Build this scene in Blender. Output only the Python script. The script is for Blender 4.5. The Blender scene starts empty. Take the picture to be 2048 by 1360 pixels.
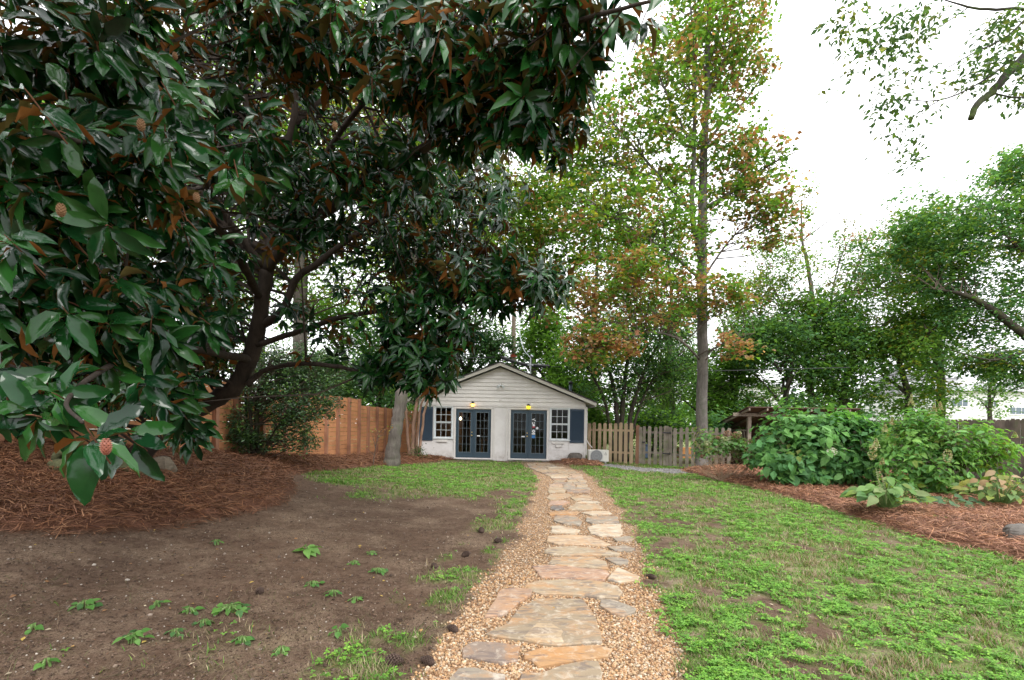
import bpy, math, random
import numpy as np
from mathutils import Matrix, Vector
C = bpy.context.scene
COL = C.collection
rng = np.random.default_rng(7)
random.seed(7)

# ------------------------------------------------------------------ camera, sky, sun, exposure
F = 967.0                      # focal length in photo pixels (2048 wide)
EYE = 1.5
ROLL = 0.0165
cam_d = bpy.data.cameras.new('camera')
cam = bpy.data.objects.new('camera', cam_d); COL.objects.link(cam)
cam_d.sensor_width = 36.0; cam_d.sensor_fit = 'HORIZONTAL'
cam_d.lens = 36.0 * F / 2048.0
cam_d.shift_y = 170.0 / 2048.0
cam_d.clip_start = 0.05; cam_d.clip_end = 2000
cr, sr = math.cos(ROLL), math.sin(ROLL)
cam.matrix_world = Matrix(((cr, -sr, 0, 0), (0, 0, -1, 0), (sr, cr, 0, EYE), (0, 0, 0, 1)))
C.camera = cam

w = bpy.data.worlds.new('World'); C.world = w; w.use_nodes = True
nt = w.node_tree; nt.nodes.clear()
out = nt.nodes.new('ShaderNodeOutputWorld'); bg = nt.nodes.new('ShaderNodeBackground')
sky = nt.nodes.new('ShaderNodeTexSky'); sky.sky_type = 'NISHITA'; sky.sun_disc = False
sky.sun_elevation = math.radians(48); sky.sun_rotation = math.radians(150)
sky.air_density = 1.0; sky.dust_density = 3.0
tc = nt.nodes.new('ShaderNodeTexCoord'); sx = nt.nodes.new('ShaderNodeSeparateXYZ')
ramp = nt.nodes.new('ShaderNodeMapRange')
ramp.inputs['From Min'].default_value = 0.0; ramp.inputs['From Max'].default_value = 1.0
ramp.inputs['To Min'].default_value = 11.0; ramp.inputs['To Max'].default_value = 17.5
comb = nt.nodes.new('ShaderNodeCombineColor')
m2 = nt.nodes.new('ShaderNodeMath'); m2.operation = 'MULTIPLY'; m2.inputs[1].default_value = 1.02
mix = nt.nodes.new('ShaderNodeMix'); mix.data_type = 'RGBA'; mix.inputs[0].default_value = 0.88
L = nt.links.new
L(tc.outputs['Generated'], sx.inputs[0]); L(sx.outputs['Z'], ramp.inputs['Value'])
L(ramp.outputs[0], comb.inputs[0]); L(ramp.outputs[0], comb.inputs[1]); L(ramp.outputs[0], m2.inputs[0]); L(m2.outputs[0], comb.inputs[2])
L(sky.outputs[0], mix.inputs[6]); L(comb.outputs[0], mix.inputs[7])
L(mix.outputs[2], bg.inputs[0]); bg.inputs[1].default_value = 0.10
L(bg.outputs[0], out.inputs[0])

sl = bpy.data.lights.new('sun', 'SUN'); sl.energy = 1.4; sl.angle = math.radians(30); sl.color = (1, .97, .93)
so = bpy.data.objects.new('sun', sl); COL.objects.link(so)
el, az = math.radians(48), math.radians(150)
sd = Vector((math.cos(el) * math.sin(az), math.cos(el) * math.cos(az), math.sin(el)))
so.rotation_euler = sd.to_track_quat('Z', 'Y').to_euler(); so.location = (0, -5, 30)
vs = C.view_settings
vs.view_transform = 'Standard'; vs.look = 'None'; vs.gamma = 1.0; vs.use_curve_mapping = False
vs.exposure = 1.05
C.cycles.max_bounces = 9; C.cycles.diffuse_bounces = 6; C.cycles.glossy_bounces = 3
C.cycles.transmission_bounces = 5; C.cycles.transparent_max_bounces = 8
C.cycles.sample_clamp_indirect = 6.0

# ------------------------------------------------------------------ picture-to-place helpers
def P(px, py, Y):
    u, v = px - 1024.0, py - 850.0
    return Vector(((u * cr + v * sr) * Y / F, Y, EYE + (u * sr - v * cr) * Y / F))

def smooth(a, b, x):
    t = np.clip((np.asarray(x, float) - a) / (b - a), 0, 1); return t * t * (3 - 2 * t)

_tab = np.random.default_rng(11).random((256, 256))
def vnoise(x, y):
    xi, yi = np.floor(x).astype(int), np.floor(y).astype(int)
    fx, fy = x - xi, y - yi
    fx = fx * fx * (3 - 2 * fx); fy = fy * fy * (3 - 2 * fy)
    a = _tab[xi & 255, yi & 255]; b = _tab[(xi + 1) & 255, yi & 255]
    c = _tab[xi & 255, (yi + 1) & 255]; d = _tab[(xi + 1) & 255, (yi + 1) & 255]
    return (a * (1 - fx) + b * fx) * (1 - fy) + (c * (1 - fx) + d * fx) * fy
def fbm(x, y, s=1.0, o=4):
    r = 0; a = .5; n = 0
    for i in range(o):
        r = r + a * vnoise(x * s + 17.3 * i, y * s + 5.1 * i); n += a; a *= .5; s *= 2.03
    return r / n

def base_z(X, Y):
    """lie of the land: flat round the path, a bank that climbs to the fence on one side"""
    X = np.asarray(X, float); Y = np.asarray(Y, float)
    t = np.clip((-X - 0.8) / 5.8, 0, 1.15)
    t = t * t * (1.6 - .6 * t)
    H = np.interp(Y, [-5, 3, 6.5, 9.9, 16, 19.6, 30], [.9, 1.0, .97, .76, .28, .16, .1])
    return H * t

def ground_hit(px, py):
    d = P(px, py, 1.0) - Vector((0, 0, EYE))
    y = 1.2
    while y < 60:
        if EYE + d.z * y <= float(base_z(d.x * y, y)): break
        y += .01
    return (d.x * y, y)

def poly_sd(poly, X, Y):
    """signed distance to a polygon, positive inside"""
    P0 = np.asarray(poly); P1 = np.roll(P0, -1, 0)
    best = np.full(X.shape, 1e9); inside = np.zeros(X.shape, bool)
    for (ax, ay), (bx, by) in zip(P0, P1):
        dx, dy = bx - ax, by - ay
        t = np.clip(((X - ax) * dx + (Y - ay) * dy) / (dx * dx + dy * dy + 1e-12), 0, 1)
        best = np.minimum(best, np.hypot(X - ax - t * dx, Y - ay - t * dy))
        if ay != by:
            inside ^= ((ay > Y) != (by > Y)) & (X < (bx - ax) * (Y - ay) / (by - ay) + ax)
    return np.where(inside, best, -best)

gh = lambda pts: [ground_hit(*p) for p in pts]
bed_left = gh([(0, 1066), (120, 1072), (250, 1062), (330, 1058), (420, 1040), (520, 1022), (572, 1003), (588, 982), (572, 962), (580, 950), (640, 944), (700, 938), (770, 932), (850, 927), (905, 920)])
bed_left = [(-11, bed_left[0][1] - .2)] + bed_left + [(-2.35, 20.1), (-3.9, 20.1), (-5.3, 21.7), (-11, 21.7)]
bed_right = gh([(2048, 1132), (1990, 1112), (1930, 1096), (1850, 1082), (1760, 1052), (1690, 1032), (1640, 1012), (1560, 992), (1480, 972), (1420, 958), (1378, 948)]) 
bed_right = [(8, 2.5), (5.9, 3.8)] + bed_right + [(5.9, 16.8), (7.5, 18.2), (15, 19), (15, 2.5)]
bed_small = gh([(1090, 922), (1110, 928), (1160, 933), (1205, 934), (1200, 927)]) + [(3.3, 20.1), (1.55, 20.1)]
gravel_poly = gh([(800, 1420), (850, 1330), (905, 1250), (945, 1200), (985, 1150), (1020, 1090), (1050, 1040), (1066, 990), (1072, 960), (1062, 940), (1040, 925), (1110, 922), (1140, 932), (1180, 950), (1210, 975), (1235, 1010), (1262, 1050), (1290, 1100), (1296, 1150), (1305, 1200), (1318, 1260), (1340, 1330), (1370, 1420)])
strip_poly = gh([(1185, 932), (1240, 938), (1300, 945), (1400, 950), (1402, 940), (1290, 936), (1220, 928)])

def zones(X, Y):
    n1 = fbm(X, Y, 2.1); n2 = fbm(X + 40, Y + 9, .8); n3 = fbm(X + 11, Y - 7, 5.5, 3)
    straw = np.maximum(np.maximum(poly_sd(bed_left, X, Y), poly_sd(bed_right, X, Y)), poly_sd(bed_small, X, Y)) + (n3 - .5) * .16
    gr = poly_sd(gravel_poly, X, Y) + (n1 - .5) * .5 + (n3 - .5) * .12
    strip = np.maximum(poly_sd(strip_poly, X, Y), -5)
    s = smooth(-.02, .05, straw); g = smooth(-.10, .10, gr) * (1 - s); st = smooth(-.05, .1, strip) * (1 - s)
    right = smooth(.75, 1.25, X)
    lawn_r = right * smooth(.44, .56, n1 * .5 + n2 * .3 + n3 * .3 + .02 + .06 * smooth(8, 12, Y) + .05 * smooth(2.2, 3.6, X) * smooth(7, 4, Y))
    lawn_l = (1 - right) * smooth(9.6, 11.5, Y + (n2 - .5) * 5) * smooth(20.0, 18.6, Y) * smooth(.36, .52, n1 * .5 + n2 * .3 + n3 * .2 + .06)
    # tufts that line the gravel on the bare side
    edge = smooth(-.75, -.25, gr) * smooth(.10, -.12, gr) * (1 - right) * smooth(.52, .64, n1 * .7 + n3 * .3 + .05)
    near = (1 - right) * smooth(3.6, 2.6, Y) * smooth(.5, .62, n1 * .6 + n3 * .4) * .2
    grass = np.clip(lawn_r + lawn_l + edge + near, 0, 1) * (1 - s) * (1 - g) * (1 - st) * smooth(20.6, 19.6, Y)
    far = smooth(20.5, 23, Y)
    grass = np.maximum(grass, far)
    return grass, g, s, st, straw, n1, n2, n3

def ground_z(X, Y):
    X = np.asarray(X, float); Y = np.asarray(Y, float)
    grass, g, s, st, straw, n1, n2, n3 = zones(X, Y)
    mound = (.085 * smooth(-.02, .14, straw) + .05 * smooth(.1, .6, straw)) * (.75 + .5 * n1)
    near = smooth(23, 20.5, Y)
    z = base_z(X, Y) + near * (mound + (n1 - .5) * .045 * (1 - g) * (1 - s) + (n3 - .5) * .03 * s - .012 * g + (fbm(X, Y, 7.5, 3) - .5) * .028 * (1 - g) * (1 - s))
    return z
def gz(x, y): return float(ground_z(np.array([x]), np.array([y]))[0])

# ------------------------------------------------------------------ object helpers
def props(o, label=None, cat=None, group=None, kind=None):
    for k, v in (('label', label), ('category', cat), ('group', group), ('kind', kind)):
        if v: o[k] = v
    return o
def empty(name, loc=(0, 0, 0), label=None, cat=None, group=None, rz=0):
    o = bpy.data.objects.new(name, None); o.empty_display_size = .2; COL.objects.link(o)
    o.location = loc; o.rotation_euler = (0, 0, rz)
    return props(o, label, cat, group)
def wmat(o):
    m = o.matrix_basis.copy()
    return wmat(o.parent) @ o.matrix_parent_inverse @ m if o.parent else m
def link(name, me, parent=None, world=True):
    """links a mesh whose coordinates are in world space; parent keeps it there"""
    o = bpy.data.objects.new(name, me); COL.objects.link(o)
    if parent is not None:
        o.parent = parent
        if world: o.matrix_parent_inverse = wmat(parent).inverted()
    return o
def link_local(name, me, parent, mat):
    """a shared mesh placed by matrix (in its parent's space when the parent sits at identity)"""
    o = link(name, me, parent); o.matrix_basis = mat
    return o

def np_mesh(name, V, Fc, mat, col=None, smooth_sh=False):
    V = np.ascontiguousarray(V, dtype=np.float32).reshape(-1, 3); Fc = np.ascontiguousarray(Fc, dtype=np.int32)
    k = Fc.shape[1]; me = bpy.data.meshes.new(name)
    me.vertices.add(len(V)); me.vertices.foreach_set('co', V.ravel())
    me.loops.add(Fc.size); me.loops.foreach_set('vertex_index', Fc.ravel())
    me.polygons.add(len(Fc)); me.polygons.foreach_set('loop_start', np.arange(0, Fc.size, k, dtype=np.int32))
    try: me.polygons.foreach_set('loop_total', np.full(len(Fc), k, dtype=np.int32))
    except Exception: pass
    me.polygons.foreach_set('use_smooth', np.full(len(Fc), smooth_sh, dtype=bool))
    if col is not None:
        at = me.attributes.new('col', 'FLOAT_COLOR', 'POINT')
        c4 = np.ones((len(V), 4), np.float32); c4[:, :col.shape[1]] = col
        at.data.foreach_set('color', c4.ravel())
    me.update(calc_edges=True); me.validate()
    if mat: me.materials.append(mat)
    return me

def norm(v): return v / (np.linalg.norm(v, axis=-1, keepdims=True) + 1e-9)
def frames(d, n):
    """orthonormal frames with x along d and z as near n as can be"""
    x = norm(d); y = norm(np.cross(n, x)); z = np.cross(x, y)
    return x, y, z
def scatter(tmpl, Cn, X, Y, Z, col=None):
    """copies of one small template into flat arrays"""
    tv, tf = tmpl; tv = np.asarray(tv, float); tf = np.asarray(tf)
    V = Cn[:, None, :] + tv[None, :, 0, None] * X[:, None, :] + tv[None, :, 1, None] * Y[:, None, :] + tv[None, :, 2, None] * Z[:, None, :]
    Fc = tf[None] + (np.arange(len(Cn)) * len(tv))[:, None, None]
    cc = None if col is None else np.repeat(col, len(tv), axis=0)
    return V.reshape(-1, 3), Fc.reshape(-1, tf.shape[1]), cc
def join(parts):
    Vs, Fs, Cs, off = [], [], [], 0
    for V, Fc, cc in parts:
        Vs.append(V); Fs.append(Fc + off); off += len(V)
        if cc is not None: Cs.append(cc)
    return np.concatenate(Vs), np.concatenate(Fs), (np.concatenate(Cs) if Cs else None)

class MB:
    """collects boxes, prisms and tubes into one mesh"""
    def __init__(s): s.v = []; s.f = []
    def add(s, v, f):
        o = len(s.v); s.v += [tuple(p) for p in v]; s.f += [tuple(i + o for i in q) for q in f]; return s
    def box(s, x0, x1, y0, y1, z0, z1, bev=0.0):
        if bev <= 0:
            v = [(x, y, z) for z in (z0, z1) for y in (y0, y1) for x in (x0, x1)]
            return s.add(v, [(0, 2, 3, 1), (4, 5, 7, 6), (0, 1, 5, 4), (2, 6, 7, 3), (0, 4, 6, 2), (1, 3, 7, 5)])
        b = min(bev, (x1 - x0) * .45, (y1 - y0) * .45, (z1 - z0) * .45)
        r = []
        for z, i in ((z0, b), (z0 + b, 0), (z1 - b, 0), (z1, b)):
            k = b if i == 0 else b * 1.0
            c = b
            if i: q = [(x0 + c, y0 + c), (x1 - c, y0 + c), (x1 - c, y1 - c), (x0 + c, y1 - c)]; q = [p for p in q for _ in (0, 1)]
            else: q = [(x0, y0 + c), (x0 + c, y0), (x1 - c, y0), (x1, y0 + c), (x1, y1 - c), (x1 - c, y1), (x0 + c, y1), (x0, y1 - c)]
            r.append([(x, y, z) for x, y in q])
        # top and bottom rings collapse to four corners
        bot = [(x0 + b, y0 + b, z0), (x1 - b, y0 + b, z0), (x1 - b, y1 - b, z0), (x0 + b, y1 - b, z0)]
        top = [(p[0], p[1], z1) for p in bot]
        v = bot + r[1] + r[2] + top; B, T = 4, 12
        f = [(3, 2, 1, 0), (20, 21, 22, 23)]
        for i in range(8): f.append((B + i, B + (i + 1) % 8, T + (i + 1) % 8, T + i))
        for i in range(4):
            a, c = B + 2 * i, B + 2 * i + 1; d = B + (2 * i + 2) % 8
            f.append((i, c, a)); f.append((i, (i + 1) % 4, d, c))
            a, c = T + 2 * i, T + 2 * i + 1; d = T + (2 * i + 2) % 8
            f.append((20 + i, a, c)); f.append((20 + i, c, d, 20 + (i + 1) % 4))
        return s.add(v, f)
    def prism(s, poly, y0, y1):
        """an (x, z) outline, counter-clockwise seen from the front (-y), given depth in y"""
        n = len(poly); v = [(x, y0, z) for x, z in poly] + [(x, y1, z) for x, z in poly]
        f = [tuple(range(n)), tuple(range(2 * n - 1, n - 1, -1))]
        f += [(i, n + i, n + (i + 1) % n, (i + 1) % n) for i in range(n)]
        return s.add(v, f)
    def tube(s, pts, rad, n=8, cap=True, sq=1.0):
        pts = [Vector(p) for p in pts]; rings = []
        up = None
        for i, p in enumerate(pts):
            t = (pts[min(i + 1, len(pts) - 1)] - pts[max(i - 1, 0)]).normalized()
            if up is None: up = t.orthogonal().normalized()
            up = (up - t * up.dot(t)).normalized(); bi = t.cross(up)
            r = rad[i] if hasattr(rad, '__len__') else rad
            rings.append([p + (up * math.cos(a) + bi * math.sin(a) * sq) * r for a in (2 * math.pi * k / n for k in range(n))])
        o = len(s.v)
        for r in rings: s.v += [tuple(q) for q in r]
        for i in range(len(rings) - 1):
            for k in range(n):
                a = o + i * n; s.f.append((a + k, a + (k + 1) % n, a + n + (k + 1) % n, a + n + k))
        if cap:
            s.f.append(tuple(o + k for k in range(n - 1, -1, -1))); s.f.append(tuple(o + (len(rings) - 1) * n + k for k in range(n)))
        return s
    def lathe(s, cx, cy, prof, n=12, axis='z', cz=0):
        o = len(s.v)
        for r, h in prof:
            for k in range(n):
                a = 2 * math.pi * k / n; c, d = r * math.cos(a), r * math.sin(a)
                s.v.append((cx + c, cy + d, cz + h) if axis == 'z' else (cx + c, cy + h, cz + d))
        for i in range(len(prof) - 1):
            for k in range(n):
                a = o + i * n; s.f.append((a + k, a + (k + 1) % n, a + n + (k + 1) % n, a + n + k))
        s.f.append(tuple(o + k for k in range(n - 1, -1, -1))); s.f.append(tuple(o + (len(prof) - 1) * n + k for k in range(n)))
        return s
    def mesh(s, name, mat, sm=False):
        me = bpy.data.meshes.new(name); me.from_pydata(s.v, [], s.f)
        if mat: me.materials.append(mat)
        if sm: me.polygons.foreach_set('use_smooth', [True] * len(me.polygons))
        me.update(); return me
    def build(s, name, mat, parent=None, sm=False, label=None):
        o = link(name, s.mesh(name, mat, sm), parent)
        if label: o['label'] = label
        return o

def catmull(pts, n=6, jit=0.0):
    """smooth polyline through (x, y, z, r)"""
    Q = np.array([list(p) for p in pts], float)
    Q = np.vstack([2 * Q[0] - Q[1], Q, 2 * Q[-1] - Q[-2]])
    o = []
    for i in range(1, len(Q) - 2):
        for k in range(n):
            t = k / n
            o.append(.5 * ((2 * Q[i]) + (-Q[i - 1] + Q[i + 1]) * t + (2 * Q[i - 1] - 5 * Q[i] + 4 * Q[i + 1] - Q[i + 2]) * t * t + (-Q[i - 1] + 3 * Q[i] - 3 * Q[i + 1] + Q[i + 2]) * t ** 3))
    o.append(Q[-2]); o = np.array(o)
    if jit: o[1:-1, :3] += rng.normal(0, jit, (len(o) - 2, 3)) * np.minimum(1, o[1:-1, 3:4] * 12)
    o[:, 3] = np.maximum(o[:, 3], .003)
    return o

# ------------------------------------------------------------------ materials
def mat_new(name):
    m = bpy.data.materials.new(name); m.use_nodes = True
    return m, m.node_tree, m.node_tree.nodes['Principled BSDF'], m.node_tree.links.new
def N(t, typ, **kw):
    n = t.nodes.new(typ)
    for k, v in kw.items():
        if k in n.inputs: n.inputs[k].default_value = v
        else: setattr(n, k, v)
    return n
def mixc(t, fac, a, b, blend='MIX'):
    n = t.nodes.new('ShaderNodeMix'); n.data_type = 'RGBA'; n.blend_type = blend
    for i, x in ((0, fac), (6, a), (7, b)):
        if hasattr(x, 'is_linked'): t.links.new(x, n.inputs[i])
        else: n.inputs[i].default_value = x if i == 0 else (*x[:3], 1)
    return n.outputs[2]
def noise(t, scale, detail=5, rough=.6, vec=None, dist=0):
    n = N(t, 'ShaderNodeTexNoise', Scale=scale, Detail=detail, Roughness=rough, Distortion=dist)
    if vec is not None: t.links.new(vec, n.inputs['Vector'])
    return n.outputs[0]
def rampf(t, sock, a, b):
    n = N(t, 'ShaderNodeMapRange'); n.inputs['From Min'].default_value = a; n.inputs['From Max'].default_value = b
    t.links.new(sock, n.inputs['Value']); return n.outputs[0]
def coords(t, scale=(1, 1, 1), kind='Object'):
    tc = t.nodes.new('ShaderNodeTexCoord'); mp = t.nodes.new('ShaderNodeMapping'); mp.inputs['Scale'].default_value = scale
    t.links.new(tc.outputs[kind], mp.inputs[0]); return mp.outputs[0]
def wpos(t, scale=(1, 1, 1)):
    g = t.nodes.new('ShaderNodeNewGeometry'); mp = t.nodes.new('ShaderNodeMapping'); mp.inputs['Scale'].default_value = scale
    t.links.new(g.outputs['Position'], mp.inputs[0]); return mp.outputs[0]
def bump(t, h, strength, dist, b):
    n = N(t, 'ShaderNodeBump', Strength=strength, Distance=dist); t.links.new(h, n.inputs['Height']); t.links.new(n.outputs[0], b.inputs['Normal'])

def plain(name, c, rough=.6, var=.25, scale=6, bmp=.15, metal=0, stretch=(1, 1, 1), spec=.5, dirt=None):
    m, t, b, l = mat_new(name)
    v = wpos(t, stretch); n = noise(t, scale, 6, .65, v); n2 = noise(t, scale * 5, 4, .7, v)
    dark = tuple(x * (1 - var) for x in c); lite = tuple(min(1, x * (1 + var * .6)) for x in c)
    cc = mixc(t, rampf(t, n, .3, .7), dark, lite)
    cc = mixc(t, rampf(t, n2, .35, .8), cc, dark) if var > .1 else cc
    if dirt is not None: cc = mixc(t, rampf(t, noise(t, scale * .6, 8, .75, v), .55, .8), cc, dirt)
    l(cc, b.inputs['Base Color']); b.inputs['Roughness'].default_value = rough; b.inputs['Metallic'].default_value = metal
    b.inputs['Specular IOR Level'].default_value = spec
    if bmp: bump(t, n2, bmp, .01, b)
    return m

def wood(name, c1, c2, grain=(1, 1, 1), rough=.75, tint=.35, green=None):
    """boards whose grain runs along the smallest of the grain scales; each object gets a tone of its own"""
    m, t, b, l = mat_new(name)
    v = wpos(t, grain); n = noise(t, 9, 7, .7, v, .4); k = noise(t, 2.0, 3, .5, wpos(t))
    cc = mixc(t, rampf(t, n, .32, .7), c1, c2)
    oi = t.nodes.new('ShaderNodeObjectInfo')
    cc = mixc(t, tint, cc, mixc(t, oi.outputs['Random'], tuple(x * .62 for x in c1), tuple(min(1, x * 1.25) for x in c2)))
    cc = mixc(t, rampf(t, k, .5, .85), cc, tuple(x * .6 for x in c1))
    if green is not None: cc = mixc(t, rampf(t, noise(t, 3.5, 6, .7, wpos(t)), .5, .75), cc, green)
    l(cc, b.inputs['Base Color']); b.inputs['Roughness'].default_value = rough
    b.inputs['Specular IOR Level'].default_value = .25
    bump(t, n, .35, .006, b)
    return m

def bark(name, c1, c2, scale=9, green=None, strength=.8):
    m, t, b, l = mat_new(name)
    v = wpos(t, (1, 1, .22)); n = noise(t, scale, 8, .75, v, .6); n2 = noise(t, 2.2, 4, .6, wpos(t))
    cc = mixc(t, rampf(t, n, .33, .66), c1, c2)
    cc = mixc(t, rampf(t, n2, .5, .8), cc, tuple(x * 1.35 for x in c2))
    if green is not None: cc = mixc(t, rampf(t, noise(t, 3.1, 6, .7, wpos(t)), .5, .68), cc, green)
    l(cc, b.inputs['Base Color']); b.inputs['Roughness'].default_value = .9; b.inputs['Specular IOR Level'].default_value = .2
    bump(t, n, strength, .03, b)
    return m

def leafmat(name, rough=.5, trans=.35, under=None, obj=False, spec=.5, wavy=0):
    """leaf colour comes from the 'col' attribute (one shade per leaf) or, for single leaf objects, from the object colour"""
    m, t, b, l = mat_new(name)
    if obj: oi = t.nodes.new('ShaderNodeObjectInfo'); src = oi.outputs['Color']; alp = oi.outputs['Alpha']
    else:
        a = t.nodes.new('ShaderNodeAttribute'); a.attribute_name = 'col'; src = a.outputs['Color']; alp = a.outputs['Alpha']
    n = noise(t, 12, 2, .5, wpos(t)); hs = mixc(t, rampf(t, n, .2, .8), src, mixc(t, .5, src, (0, 0, 0)))
    hs = mixc(t, .5, src, hs)
    cc = hs
    if under is not None:
        g = t.nodes.new('ShaderNodeNewGeometry'); cc = mixc(t, g.outputs['Backfacing'], hs, mixc(t, alp, mixc(t, .35, mixc(t, .6, src, (.06, .08, .03)), under), under))
        r = N(t, 'ShaderNodeMapRange'); l(g.outputs['Backfacing'], r.inputs['Value']); r.inputs['To Min'].default_value = rough; r.inputs['To Max'].default_value = .85
        l(r.outputs[0], b.inputs['Roughness'])
        s = N(t, 'ShaderNodeMapRange'); l(g.outputs['Backfacing'], s.inputs['Value']); s.inputs['To Min'].default_value = spec; s.inputs['To Max'].default_value = .15
        l(s.outputs[0], b.inputs['Specular IOR Level'])
    else:
        b.inputs['Roughness'].default_value = rough; b.inputs['Specular IOR Level'].default_value = spec
    l(cc, b.inputs['Base Color'])
    if wavy: bump(t, noise(t, 9, 1, .4, wpos(t)), wavy, .03, b)
    if trans > 0:
        tr = t.nodes.new('ShaderNodeBsdfTranslucent'); l(mixc(t, 1.0, cc, (1.0, 1.0, .55), 'MULTIPLY') if under is None else cc, tr.inputs[0])
        ms = t.nodes.new('ShaderNodeMixShader'); ms.inputs[0].default_value = trans
        l(b.outputs[0], ms.inputs[1]); l(tr.outputs[0], ms.inputs[2]); l(ms.outputs[0], t.nodes['Material Output'].inputs[0])
    return m
def emit(name, c, s):
    m, t, b, l = mat_new(name); b.inputs['Base Color'].default_value = (*c, 1)
    b.inputs['Emission Color'].default_value = (*c, 1); b.inputs['Emission Strength'].default_value = s; return m
def glass(name, tint=(.7, .75, .75), rough=.03, amt=.0):
    m, t, b, l = mat_new(name)
    tr = t.nodes.new('ShaderNodeBsdfTransparent'); tr.inputs[0].default_value = (*tint, 1)
    gl = t.nodes.new('ShaderNodeBsdfGlossy'); gl.inputs['Roughness'].default_value = rough
    ly = N(t, 'ShaderNodeLayerWeight', Blend=.25); r = N(t, 'ShaderNodeMapRange'); r.inputs['To Min'].default_value = amt; r.inputs['To Max'].default_value = .4
    l(ly.outputs['Fresnel'], r.inputs['Value']); ms = t.nodes.new('ShaderNodeMixShader'); l(r.outputs[0], ms.inputs[0])
    l(tr.outputs[0], ms.inputs[1]); l(gl.outputs[0], ms.inputs[2]); l(ms.outputs[0], t.nodes['Material Output'].inputs[0])
    return m

M = {}
M['siding'] = plain('siding_paint', (.60, .575, .545), .55, .08, 3, .05, dirt=(.52, .49, .44))
M['white_wall'] = None
M['trim'] = plain('trim_paint', (.60, .575, .55), .5, .08, 5, .05)
M['slate'] = plain('slate_blue_paint', (.024, .050, .074), .5, .12, 4, .05)
M['shutter'] = plain('navy_shutter_paint', (.017, .038, .066), .55, .12, 4, .05)
M['sash'] = plain('white_sash_paint', (.60, .64, .66), .45, .06, 6, .03)
M['brass'] = plain('brass', (.62, .45, .2), .3, .1, 20, 0, 1.0)
M['steel'] = plain('dull_steel', (.45, .47, .5), .4, .1, 20, 0, 1.0)
M['black'] = plain('black_metal', (.02, .02, .022), .5, .2, 20, .05)
M['roof'] = plain('shingle', (.075, .07, .068), .9, .35, 12, .3)
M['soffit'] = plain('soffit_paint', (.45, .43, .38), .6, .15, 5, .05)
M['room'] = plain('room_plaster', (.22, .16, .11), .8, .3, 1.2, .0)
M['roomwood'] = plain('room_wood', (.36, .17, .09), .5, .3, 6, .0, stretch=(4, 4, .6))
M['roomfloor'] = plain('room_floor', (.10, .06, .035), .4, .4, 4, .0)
M['glass'] = glass('window_glass')
M['lamp_glass'] = emit('amber_glow', (1.0, .48, .10), 2.6)
M['lamp_glass2'] = emit('yellow_glow', (1.0, .72, .02), 2.2)
M['bulb'] = emit('bulb_glow', (1.0, .72, .45), 9)
M['cedar'] = wood('cedar_boards', (.36, .155, .07), (.50, .245, .115), (.8, .8, 6), tint=.2)
M['cedarpost'] = wood('cedar_posts', (.22, .10, .06), (.34, .18, .11), (6, 6, .6), tint=.3)
M['picket_new'] = wood('new_pickets', (.31, .22, .135), (.45, .345, .23), (7, 7, .5), tint=.35)
M['picket_old'] = wood('weathered_pickets', (.15, .125, .10), (.31, .27, .225), (7, 7, .5), tint=.35, green=(.10, .12, .05))
M['redpost'] = wood('reddish_post', (.22, .11, .07), (.3, .16, .1), (7, 7, .5), tint=.2)
M['plank_old'] = wood('dark_weathered_planks', (.075, .06, .048), (.19, .155, .125), (7, 7, .4), tint=.35, green=(.09, .11, .05))
M['shedwood'] = wood('shed_timber', (.17, .14, .11), (.33, .28, .22), (6, 6, .6), tint=.2)
M['shedroof'] = plain('shed_roof_boards', (.12, .07, .05), .8, .4, 6, .2)
M['shedback'] = plain('shed_red_panel', (.085, .03, .02), .8, .3, 3, .1)
M['ac'] = plain('ac_enamel', (.55, .54, .49), .45, .06, 6, .02)
M['acgrille'] = plain('ac_grille', (.30, .31, .31), .5, .1, 10, .02)
M['maple_bark'] = bark('maple_bark', (.075, .066, .060), (.165, .15, .135), 10, (.09, .095, .07))
M['grey_bark'] = bark('grey_bark', (.055, .047, .040), (.15, .132, .115), 9, (.10, .10, .07))
M['magnolia_bark'] = bark('magnolia_bark', (.018, .014, .011), (.048, .037, .029), 14, None, .4)
M['moss_bark'] = bark('moss_bark', (.02, .018, .016), (.06, .055, .045), 16, (.06, .09, .02), .6)
M['dark_bark'] = bark('dark_bark', (.022, .018, .014), (.055, .046, .037), 12, (.07, .09, .03))
M['pink_bark'] = bark('pink_bark', (.13, .075, .05), (.24, .155, .11), 7, None, .3)
M['twig'] = bark('twig_bark', (.06, .045, .035), (.13, .10, .08), 20, None, .2)
M['twig_rust'] = bark('rusty_twig', (.09, .04, .025), (.18, .085, .05), 20, None, .2)
M['leaf'] = leafmat('broad_leaves', .55, .58, None, False, .3)
M['leaf_dark'] = leafmat('waxy_leaves', .35, .15, None, False, .5)
M['magnolia'] = leafmat('magnolia_leaves', .17, .12, (.21, .085, .022), False, .32, .12)
M['magnolia_obj'] = leafmat('magnolia_leaf', .12, .12, (.21, .085, .022), True, .36, .15)
M['shrub_obj'] = leafmat('shrub_leaf', .5, .45, None, True, .35)
M['straw'] = leafmat('pine_needles', .7, .12, None, False, .25)
M['cone_red'] = plain('red_seed_cone', (.26, .085, .05), .6, .3, 60, .2); M['cone_tan'] = plain('tan_seed_cone', (.20, .105, .045), .8, .3, 60, .2)
M['stalk'] = plain('stalk', (.13, .22, .06), .6, .2, 20, 0); M['spike'] = plain('flower_spike', (.30, .33, .15), .7, .3, 30, 0); M['twig_pale'] = plain('pale_twigs', (.30, .20, .13), .8, .3, 20, 0)
M['petal'] = leafmat('petals', .7, .35, None, False, .2)
M['grass'] = leafmat('grass_blades', .55, .35, None, False, .3)
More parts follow.
